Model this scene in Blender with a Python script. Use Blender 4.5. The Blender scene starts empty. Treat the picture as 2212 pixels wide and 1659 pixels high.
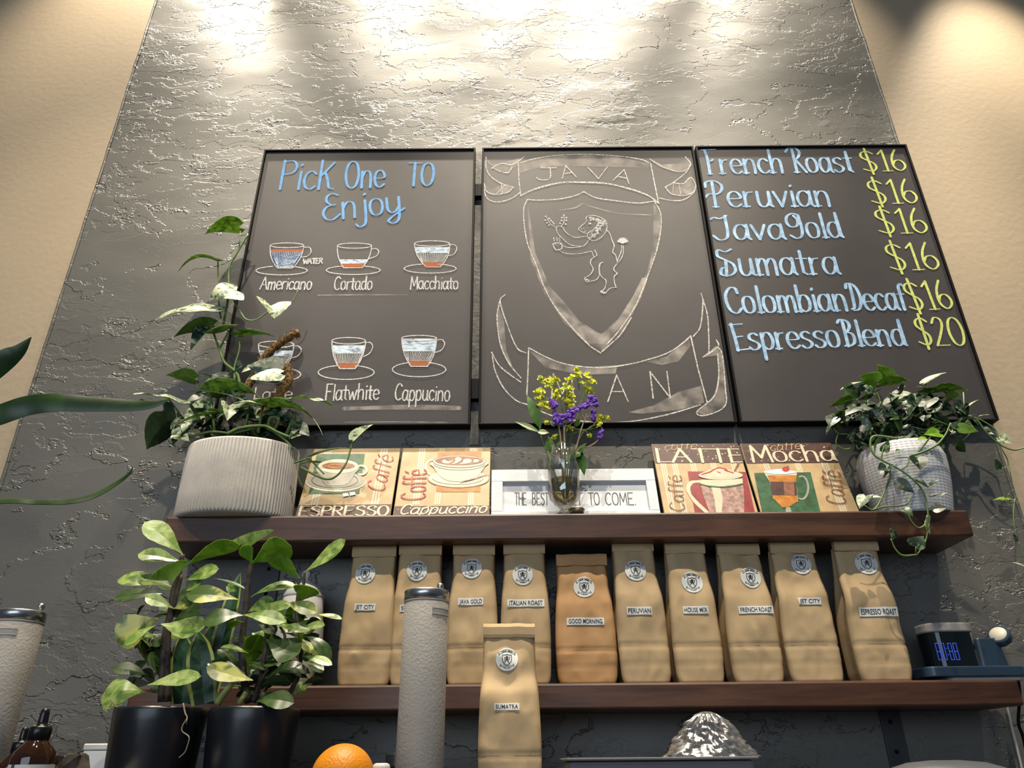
import bpy, math, random
from mathutils import Vector, Matrix, noise

# ------------------------------------------------------------------ camera, view, light
SC = bpy.context.scene
COL = SC.collection
F, CX, CY = 1600.0, 1106.0, 829.5
PITCH, ROLL, YAW = 0.4726, -0.009, 0.0011
CAM = Vector((0.0, -1.5518, 1.15))
_r0 = Vector((math.cos(YAW), -math.sin(YAW), 0))
FW = Vector((math.sin(YAW) * math.cos(PITCH), math.cos(YAW) * math.cos(PITCH), math.sin(PITCH)))
_u0 = _r0.cross(FW)
RT = math.cos(ROLL) * _r0 + math.sin(ROLL) * _u0
UP = -math.sin(ROLL) * _r0 + math.cos(ROLL) * _u0
cd = bpy.data.cameras.new('camera')
cam = bpy.data.objects.new('camera', cd)
COL.objects.link(cam)
cd.sensor_fit = 'HORIZONTAL'
cd.sensor_width = 36.0
cd.lens = F / 2212.0 * 36.0
cd.clip_start = 0.02
m3 = Matrix((RT, UP, -FW)).transposed()
cam.matrix_world = Matrix.Translation(CAM) @ m3.to_4x4()
SC.camera = cam
SC.view_settings.view_transform = 'Standard'
SC.view_settings.look = 'None'
SC.view_settings.gamma = 1.0
SC.view_settings.exposure = 0.0
SC.view_settings.use_curve_mapping = False

W = bpy.data.worlds.new('world')
SC.world = W
W.use_nodes = True
W.node_tree.nodes['Background'].inputs[0].default_value = (0.62, 0.75, 1.0, 1)
W.node_tree.nodes['Background'].inputs[1].default_value = 0.10


def spot(x, y, z, tx, ty, tz, energy, size, blend, col=(1.0, 0.86, 0.66), rad=0.03):
    l = bpy.data.lights.new('ceiling_spot', 'SPOT')
    l.energy = energy
    l.spot_size = math.radians(size)
    l.spot_blend = blend
    l.color = col
    l.shadow_soft_size = rad
    o = bpy.data.objects.new('ceiling_spot', l)
    COL.objects.link(o)
    o.location = (x, y, z)
    d = Vector((tx - x, ty - y, tz - z))
    o.rotation_euler = d.to_track_quat('-Z', 'Y').to_euler()
    return o


# wall washers close to the plaster: each throws its own bright scallop
WASH = [(-1.19, 1.1, 0.0), (-0.520, 1.0, 0.05), (-0.044, 1.2, 0.1), (0.43, 1.05, 0.05), (0.90, 0.75, -0.05), (1.50, 1.1, -0.35)]
for lx, k, dz in WASH:
    spot(lx, -0.30, 4.28 + dz, lx, 0.03, 2.62 + dz, 225 * k, 43 if lx > -1 else 58, 0.9, (1.0, 0.88, 0.70))
# downlights over the bar that light boards and shelves from the front
for lx, k in ((-0.95, 1.0), (0.05, 1.0), (0.85, 1.0)):
    spot(lx, -1.50, 4.10, lx, 0.03, 1.72, 205 * k, 46, 0.9, (1.0, 0.87, 0.68), 0.025)
# daylight from the shop window far behind the camera
wl = bpy.data.lights.new('shop_window_daylight', 'AREA')
wl.shape = 'RECTANGLE'
wl.size, wl.size_y = 4.5, 2.0
wl.energy = 95
wl.color = (0.72, 0.85, 1.0)
wo = bpy.data.objects.new('shop_window_daylight', wl)
COL.objects.link(wo)
wo.location = (-1.5, -6.0, 2.3)
wo.rotation_euler = (Vector((0.0, 0, 1.4)) - Vector(wo.location)).to_track_quat('-Z', 'Z').to_euler()


# ------------------------------------------------------------------ helpers
def ray(px, py):
    return FW * F + RT * (px - CX) - UP * (py - CY)


def atY(px, py, Y):
    d = ray(px, py)
    return CAM + d * ((Y - CAM.y) / d.y)


def crop(ox, oy, s):
    return lambda x, y: (ox + x / s, oy + y / s)


def rnd(a, b):
    return random.uniform(a, b)


class Pl:
    """A flat plane with its own 2-D metres (u right, v up)."""

    def __init__(s, O, ux, uy):
        s.O, s.ux, s.uy = Vector(O), Vector(ux).normalized(), Vector(uy).normalized()
        s.n = s.ux.cross(s.uy).normalized()

    def px(s, q):
        d = ray(*q)
        t = (s.O - CAM).dot(s.n) / d.dot(s.n)
        r = CAM + d * t - s.O
        return (r.dot(s.ux), r.dot(s.uy))

    def p(s, u, v, off=0.0):
        return s.O + s.ux * u + s.uy * v + s.n * off


class MB:
    def __init__(s):
        s.v, s.f, s.m = [], [], []

    def add(s, vs, fs, mi=0):
        b = len(s.v)
        s.v += [tuple(x) for x in vs]
        for f in fs:
            s.f.append(tuple(b + i for i in f))
            s.m.append(mi)

    def box(s, x0, x1, y0, y1, z0, z1, mi=0, M=None):
        vs = [Vector((x, y, z)) for z in (z0, z1) for y in (y0, y1) for x in (x0, x1)]
        if M is not None:
            vs = [M @ q for q in vs]
        s.add(vs, [(0, 2, 3, 1), (4, 5, 7, 6), (0, 1, 5, 4), (2, 6, 7, 3), (0, 4, 6, 2), (1, 3, 7, 5)], mi)

    def lathe(s, prof, c=(0, 0, 0), n=48, sx=1.0, sy=1.0, mi=0, rfun=None, M=None, cap0=False, cap1=False):
        vs = []
        for k, (r, z) in enumerate(prof):
            for i in range(n):
                a = 2 * math.pi * i / n
                rr = r + (rfun(a, z) if rfun else 0)
                q = Vector((c[0] + rr * sx * math.cos(a), c[1] + rr * sy * math.sin(a), c[2] + z))
                vs.append(M @ q if M is not None else q)
        fs = []
        for k in range(len(prof) - 1):
            for i in range(n):
                j = (i + 1) % n
                fs.append((k * n + i, k * n + j, (k + 1) * n + j, (k + 1) * n + i))
        if cap0:
            fs.append(tuple(range(n - 1, -1, -1)))
        if cap1:
            fs.append(tuple((len(prof) - 1) * n + i for i in range(n)))
        s.add(vs, fs, mi)

    def tube(s, pts, r, n=6, mi=0, caps=True):
        pts = [Vector(p) for p in pts]
        N = len(pts)
        rs = r if isinstance(r, (list, tuple)) else [r] * N
        vs = []
        prev = None
        for k in range(N):
            d = (pts[min(k + 1, N - 1)] - pts[max(k - 1, 0)])
            if d.length < 1e-9:
                d = Vector((0, 0, 1))
            d.normalize()
            if prev is None:
                a = d.orthogonal().normalized()
            else:
                a = prev - d * prev.dot(d)
                a = a.normalized() if a.length > 1e-6 else d.orthogonal().normalized()
            prev = a
            b = d.cross(a)
            for i in range(n):
                t = 2 * math.pi * i / n
                vs.append(pts[k] + (a * math.cos(t) + b * math.sin(t)) * rs[k])
        fs = []
        for k in range(N - 1):
            for i in range(n):
                j = (i + 1) % n
                fs.append((k * n + i, k * n + j, (k + 1) * n + j, (k + 1) * n + i))
        if caps:
            fs.append(tuple(range(n - 1, -1, -1)))
            fs.append(tuple((N - 1) * n + i for i in range(n)))
        s.add(vs, fs, mi)

    def ball(s, c, r, n=8, m=5, mi=0, sz=1.0):
        prof = [(r * math.sin(math.pi * k / m) + (1e-5 if k in (0, m) else 0), -r * sz * math.cos(math.pi * k / m)) for k in range(m + 1)]
        s.lathe(prof, c, n, mi=mi)

    def build(s, name, mats, parent=None, smooth=False, loc=None, bevel=0, angle=None):
        me = bpy.data.meshes.new(name)
        me.from_pydata(s.v, [], s.f)
        if not isinstance(mats, (list, tuple)):
            mats = [mats]
        for q in mats:
            me.materials.append(q)
        me.polygons.foreach_set('material_index', s.m)
        if smooth:
            me.polygons.foreach_set('use_smooth', [True] * len(me.polygons))
        me.update()
        o = bpy.data.objects.new(name, me)
        COL.objects.link(o)
        if parent is not None:
            o.parent = parent
        if loc is not None:
            o.location = loc
        if bevel:
            b = o.modifiers.new('bevel', 'BEVEL')
            b.width = bevel
            b.segments = 2
            b.limit_method = 'ANGLE'
        return o


def thing(name, label, cat, loc=(0, 0, 0), group=None, rz=0.0):
    o = bpy.data.objects.new(name, None)
    COL.objects.link(o)
    o.empty_display_size = 0.02
    o.location = loc
    o.rotation_euler = (0, 0, rz)
    return tag(o, label, cat, group)


def tag(o, label, cat, group=None):
    o['label'] = label
    o['category'] = cat
    if group:
        o['group'] = group
    return o


def struct(o):
    o['kind'] = 'structure'
    return o


def keep(o, parent):
    """parent a mesh built in world coordinates to a thing without moving it"""
    o.parent = parent
    o.matrix_parent_inverse = Matrix.LocRotScale(parent.location, parent.rotation_euler, None).inverted()
    return o


def catmull(P, k=6, closed=False):
    P = [Vector(p) for p in P]
    if len(P) < 3:
        return P
    out = []
    N = len(P)
    for i in range(N - 1):
        p0 = P[i - 1] if i > 0 else (P[-2] if closed else P[0] * 2 - P[1])
        p1, p2 = P[i], P[i + 1]
        p3 = P[i + 2] if i + 2 < N else (P[1] if closed else P[-1] * 2 - P[-2])
        for j in range(k):
            t = j / k
            out.append(0.5 * ((2 * p1) + (p2 - p0) * t + (2 * p0 - 5 * p1 + 4 * p2 - p3) * t * t + (3 * p1 - p0 - 3 * p2 + p3) * t ** 3))
    out.append(P[-1])
    return out


# ------------------------------------------------------------------ materials
def nmat(name):
    m = bpy.data.materials.new(name)
    m.use_nodes = True
    nt = m.node_tree
    return m, nt, nt.nodes['Principled BSDF']


def mat(name, col, rough=0.6, metal=0.0, spec=0.5, var=0.0, scale=20.0, bump=0.0, bscale=None, trans=0.0, ior=1.45, emit=None, stretch=None, sub=0.0, col2=None):
    m, nt, b = nmat(name)
    b.inputs['Base Color'].default_value = (*col, 1)
    b.inputs['Roughness'].default_value = rough
    b.inputs['Metallic'].default_value = metal
    b.inputs['Specular IOR Level'].default_value = spec
    b.inputs['Transmission Weight'].default_value = trans
    b.inputs['IOR'].default_value = ior
    if sub:
        b.inputs['Subsurface Weight'].default_value = sub
        b.inputs['Subsurface Radius'].default_value = (0.004, 0.004, 0.002)
    if emit:
        b.inputs['Emission Color'].default_value = (*emit[:3], 1)
        b.inputs['Emission Strength'].default_value = emit[3]
    if var or bump or col2:
        tc = nt.nodes.new('ShaderNodeTexCoord')
        vec = tc.outputs['Object']
        if stretch:
            mp = nt.nodes.new('ShaderNodeMapping')
            mp.inputs['Scale'].default_value = stretch
            nt.links.new(vec, mp.inputs[0])
            vec = mp.outputs[0]
        if var or col2:
            n = nt.nodes.new('ShaderNodeTexNoise')
            n.inputs['Scale'].default_value = scale
            n.inputs['Detail'].default_value = 5
            nt.links.new(vec, n.inputs['Vector'])
            rp = nt.nodes.new('ShaderNodeValToRGB')
            c0 = col2 if col2 else tuple(c * (1 - var) for c in col)
            c1 = col if col2 else tuple(min(1, c * (1 + var)) for c in col)
            rp.color_ramp.elements[0].color = (*c0, 1)
            rp.color_ramp.elements[1].color = (*c1, 1)
            rp.color_ramp.elements[0].position = 0.35
            rp.color_ramp.elements[1].position = 0.65
            nt.links.new(n.outputs[0], rp.inputs[0])
            nt.links.new(rp.outputs[0], b.inputs['Base Color'])
        if bump:
            n2 = nt.nodes.new('ShaderNodeTexNoise')
            n2.inputs['Scale'].default_value = bscale or scale
            n2.inputs['Detail'].default_value = 4
            nt.links.new(vec, n2.inputs['Vector'])
            bp = nt.nodes.new('ShaderNodeBump')
            bp.inputs['Strength'].default_value = 0.6
            bp.inputs['Distance'].default_value = bump
            nt.links.new(n2.outputs[0], bp.inputs['Height'])
            nt.links.new(bp.outputs[0], b.inputs['Normal'])
    return m


def node(nt, t, **kw):
    n = nt.nodes.new(t)
    for k, v in kw.items():
        if k.startswith('i_'):
            n.inputs[k[2:]].default_value = v
        else:
            setattr(n, k, v)
    return n


def math_node(nt, op, a, b=None, c=None, clamp=False):
    n = nt.nodes.new('ShaderNodeMath')
    n.operation = op
    n.use_clamp = clamp
    for i, v in enumerate((a, b, c)):
        if v is None:
            continue
        if isinstance(v, (int, float)):
            n.inputs[i].default_value = v
        else:
            nt.links.new(v, n.inputs[i])
    return n.outputs[0]


def plaster(name):
    """hand-trowelled plaster with broken ledges under dark satin paint"""
    m, nt, b = nmat(name)
    L = nt.links.new
    tc = node(nt, 'ShaderNodeTexCoord')
    mp = node(nt, 'ShaderNodeMapping')
    mp.inputs['Scale'].default_value = (0.75, 1.0, 1.25)
    L(tc.outputs['Object'], mp.inputs[0])

    def warp(scale, amt, detail=4):
        n = node(nt, 'ShaderNodeTexNoise', i_Scale=scale, i_Detail=detail)
        n.inputs['Roughness'].default_value = 0.62
        L(mp.outputs[0], n.inputs['Vector'])
        s = node(nt, 'ShaderNodeVectorMath', operation='SUBTRACT')
        L(n.outputs['Color'], s.inputs[0])
        s.inputs[1].default_value = (0.5, 0.5, 0.5)
        k = node(nt, 'ShaderNodeVectorMath', operation='SCALE')
        L(s.outputs[0], k.inputs[0])
        k.inputs['Scale'].default_value = amt
        a = node(nt, 'ShaderNodeVectorMath', operation='ADD')
        L(mp.outputs[0], a.inputs[0])
        L(k.outputs[0], a.inputs[1])
        return a.outputs[0]

    def noi(scale, detail=3, vec=None, rough=0.5):
        n = node(nt, 'ShaderNodeTexNoise', i_Scale=scale, i_Detail=detail)
        n.inputs['Roughness'].default_value = rough
        L(vec if vec is not None else mp.outputs[0], n.inputs['Vector'])
        return n.outputs[0]

    def sstep(v, a, c):
        r = node(nt, 'ShaderNodeMapRange', interpolation_type='SMOOTHSTEP')
        r.inputs['From Min'].default_value = a
        r.inputs['From Max'].default_value = c
        L(v, r.inputs['Value'])
        return r.outputs[0]

    def cells(scale, vec):
        v = node(nt, 'ShaderNodeTexVoronoi', i_Scale=scale, voronoi_dimensions='3D')
        L(vec, v.inputs['Vector'])
        sp = node(nt, 'ShaderNodeSeparateColor')
        L(v.outputs['Color'], sp.inputs[0])
        return sp.outputs[0]

    M = math_node
    w1, w2, w3 = warp(2.6, 0.50, 7), warp(5.0, 0.34, 7), warp(14.0, 0.10, 5)
    h = M(nt, 'MULTIPLY', cells(1.7, w1), 1.0)
    patch = sstep(noi(1.7, 2), 0.42, 0.60)
    h = M(nt, 'ADD', h, M(nt, 'MULTIPLY', M(nt, 'MULTIPLY', cells(4.6, w2), 0.8), patch))
    # torn terraces
    nn = noi(2.2, 5, w1, 0.5)
    for a in (0.43, 0.53, 0.62):
        h = M(nt, 'ADD', h, M(nt, 'MULTIPLY', sstep(nn, a, a + 0.006), 0.45))
    # crumbly patches
    cr = sstep(noi(2.4, 3, w3), 0.56, 0.68)
    h = M(nt, 'ADD', h, M(nt, 'MULTIPLY', M(nt, 'MULTIPLY', cells(24.0, w3), 0.45), cr))
    sx = node(nt, 'ShaderNodeSeparateXYZ')
    L(tc.outputs['Object'], sx.inputs[0])
    high = M(nt, 'MULTIPLY_ADD', sstep(sx.outputs['Z'], 2.2, 2.9), 0.75, 0.25)
    mp2 = node(nt, 'ShaderNodeMapping')
    mp2.inputs['Scale'].default_value = (0.8, 1.0, 1.7)
    L(w2, mp2.inputs[0])
    n2 = noi(3.4, 4, mp2.outputs[0], 0.5)
    torn = M(nt, 'MULTIPLY', high, sstep(noi(1.3, 2), 0.40, 0.56))
    for a in (0.42, 0.50, 0.58):
        h = M(nt, 'ADD', h, M(nt, 'MULTIPLY', M(nt, 'MULTIPLY', sstep(n2, a, a + 0.012), 0.40), torn))
    h = M(nt, 'ADD', h, M(nt, 'MULTIPLY', noi(6.0, 2), 0.30))
    h = M(nt, 'ADD', h, M(nt, 'MULTIPLY', noi(2.0, 2), 1.5))
    h = M(nt, 'ADD', h, M(nt, 'MULTIPLY', noi(200.0, 2), 0.035))
    bp = node(nt, 'ShaderNodeBump')
    bp.inputs['Strength'].default_value = 0.9
    bp.inputs['Distance'].default_value = 0.0065
    L(h, bp.inputs['Height'])
    L(bp.outputs[0], b.inputs['Normal'])
    rp = node(nt, 'ShaderNodeValToRGB')
    rp.color_ramp.elements[0].color = (0.105, 0.102, 0.090, 1)
    rp.color_ramp.elements[1].color = (0.140, 0.135, 0.120, 1)
    L(noi(3.0, 4), rp.inputs[0])
    L(rp.outputs[0], b.inputs['Base Color'])
    b.inputs['Roughness'].default_value = 0.46
    b.inputs['Specular IOR Level'].default_value = 0.65
    return m


def wood(name, c0, c1):
    m, nt, b = nmat(name)
    L = nt.links.new
    tc = node(nt, 'ShaderNodeTexCoord')
    mp = node(nt, 'ShaderNodeMapping')
    mp.inputs['Scale'].default_value = (1.3, 14, 14)
    L(tc.outputs['Object'], mp.inputs[0])
    n = node(nt, 'ShaderNodeTexNoise', i_Scale=2.2, i_Detail=6)
    n.inputs['Distortion'].default_value = 1.2
    L(mp.outputs[0], n.inputs['Vector'])
    n2 = node(nt, 'ShaderNodeTexNoise', i_Scale=14, i_Detail=3)
    L(mp.outputs[0], n2.inputs['Vector'])
    v = math_node(nt, 'ADD', math_node(nt, 'MULTIPLY', n.outputs[0], 0.75), math_node(nt, 'MULTIPLY', n2.outputs[0], 0.25))
    rp = node(nt, 'ShaderNodeValToRGB')
    rp.color_ramp.elements[0].color = (*c0, 1)
    rp.color_ramp.elements[1].color = (*c1, 1)
    rp.color_ramp.elements[0].position = 0.36
    rp.color_ramp.elements[1].position = 0.64
    L(v, rp.inputs[0])
    L(rp.outputs[0], b.inputs['Base Color'])
    b.inputs['Roughness'].default_value = 0.42
    bp = node(nt, 'ShaderNodeBump')
    bp.inputs['Strength'].default_value = 0.25
    bp.inputs['Distance'].default_value = 0.001
    L(v, bp.inputs['Height'])
    L(bp.outputs[0], b.inputs['Normal'])
    return m


def dusty(name, col, scale=260.0, lo=0.2, hi=0.55, top=1.0, stretch=(1, 1, 1)):
    """chalk or marker that lets the board show through its grain"""
    m, nt, b = nmat(name)
    L = nt.links.new
    b.inputs['Base Color'].default_value = (*col, 1)
    b.inputs['Roughness'].default_value = 0.9
    b.inputs['Specular IOR Level'].default_value = 0.1
    tc = node(nt, 'ShaderNodeTexCoord')
    mp = node(nt, 'ShaderNodeMapping')
    mp.inputs['Scale'].default_value = stretch
    L(tc.outputs['Object'], mp.inputs[0])
    n = node(nt, 'ShaderNodeTexNoise', i_Scale=scale, i_Detail=4)
    L(mp.outputs[0], n.inputs['Vector'])
    r = node(nt, 'ShaderNodeMapRange')
    r.inputs['From Min'].default_value = lo
    r.inputs['From Max'].default_value = hi
    r.inputs['To Max'].default_value = top
    L(n.outputs[0], r.inputs['Value'])
    t = node(nt, 'ShaderNodeBsdfTransparent')
    mx = node(nt, 'ShaderNodeMixShader')
    L(r.outputs[0], mx.inputs[0])
    L(t.outputs[0], mx.inputs[1])
    L(b.outputs[0], mx.inputs[2])
    L(mx.outputs[0], nt.nodes['Material Output'].inputs[0])
    return m


def leafmat(name, c0, c1, scale=60.0, rough=0.42, pos=(0.42, 0.58), stretch=None, tl=0.25):
    m, nt, b = nmat(name)
    L = nt.links.new
    tc = node(nt, 'ShaderNodeTexCoord')
    vec = tc.outputs['Object']
    n = node(nt, 'ShaderNodeTexNoise', i_Scale=scale, i_Detail=3)
    n.inputs['Distortion'].default_value = 0.7
    L(vec, n.inputs['Vector'])
    rp = node(nt, 'ShaderNodeValToRGB')
    rp.color_ramp.elements[0].color = (*c0, 1)
    rp.color_ramp.elements[1].color = (*c1, 1)
    rp.color_ramp.elements[0].position, rp.color_ramp.elements[1].position = pos
    L(n.outputs[0], rp.inputs[0])
    L(rp.outputs[0], b.inputs['Base Color'])
    b.inputs['Roughness'].default_value = rough
    t = node(nt, 'ShaderNodeBsdfTranslucent')
    L(rp.outputs[0], t.inputs[0])
    mx = node(nt, 'ShaderNodeMixShader')
    mx.inputs[0].default_value = tl
    L(b.outputs[0], mx.inputs[1])
    L(t.outputs[0], mx.inputs[2])
    L(mx.outputs[0], nt.nodes['Material Output'].inputs[0])
    return m


M_PLASTER = plaster('dark_plaster')
M_BEIGE = mat('beige_paint', (0.43, 0.345, 0.24), 0.55, var=0.03, scale=3, bump=0.0012, bscale=60, spec=0.35)
M_WALNUT = wood('walnut', (0.034, 0.013, 0.007), (0.095, 0.040, 0.020))
M_BOARD = mat('blackboard_paint', (0.047, 0.043, 0.045), 0.5, var=0.12, scale=5, spec=0.4)
M_BLACK = mat('black_frame', (0.006, 0.006, 0.007), 0.6, spec=0.15)
M_CHALK = mat('white_chalk', (0.72, 0.72, 0.70), 0.9, spec=0.1, col2=(0.36, 0.35, 0.34), scale=320)
M_CHALKDIM = dusty('grey_chalk', (0.80, 0.77, 0.72), 160, 0.22, 0.62, 0.85)
M_SMUDGE = dusty('smudged_chalk', (0.66, 0.60, 0.54), 26, 0.30, 0.75, 0.55)
M_BLUE = mat('blue_marker', (0.20, 0.42, 0.76), 0.8, spec=0.2, col2=(0.15, 0.33, 0.60), scale=90)
M_PALEBLUE = mat('pale_blue_marker', (0.42, 0.62, 0.84), 0.8, spec=0.2, col2=(0.24, 0.38, 0.56), scale=70)
M_YELLOW = mat('yellow_marker', (0.66, 0.72, 0.20), 0.8, spec=0.2, col2=(0.50, 0.55, 0.17), scale=110)
M_WATER = dusty('blue_fill', (0.05, 0.09, 0.20), 120, 0.1, 0.4, 0.8)
M_MILK = dusty('milk_fill', (0.66, 0.78, 0.90), 70, 0.22, 0.55, 0.95, (1, 1, 3))
M_COFFEE = dusty('coffee_fill', (0.42, 0.15, 0.075), 180, 0.05, 0.35, 0.95)
M_STEEL = mat('brushed_steel', (0.52, 0.54, 0.55), 0.28, 1.0, var=0.06, scale=60)
M_DARKMETAL = mat('dark_metal', (0.035, 0.038, 0.042), 0.42, 0.4)
M_WHITE = mat('white_paint', (0.74, 0.75, 0.77), 0.5, var=0.03, scale=30)
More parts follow.
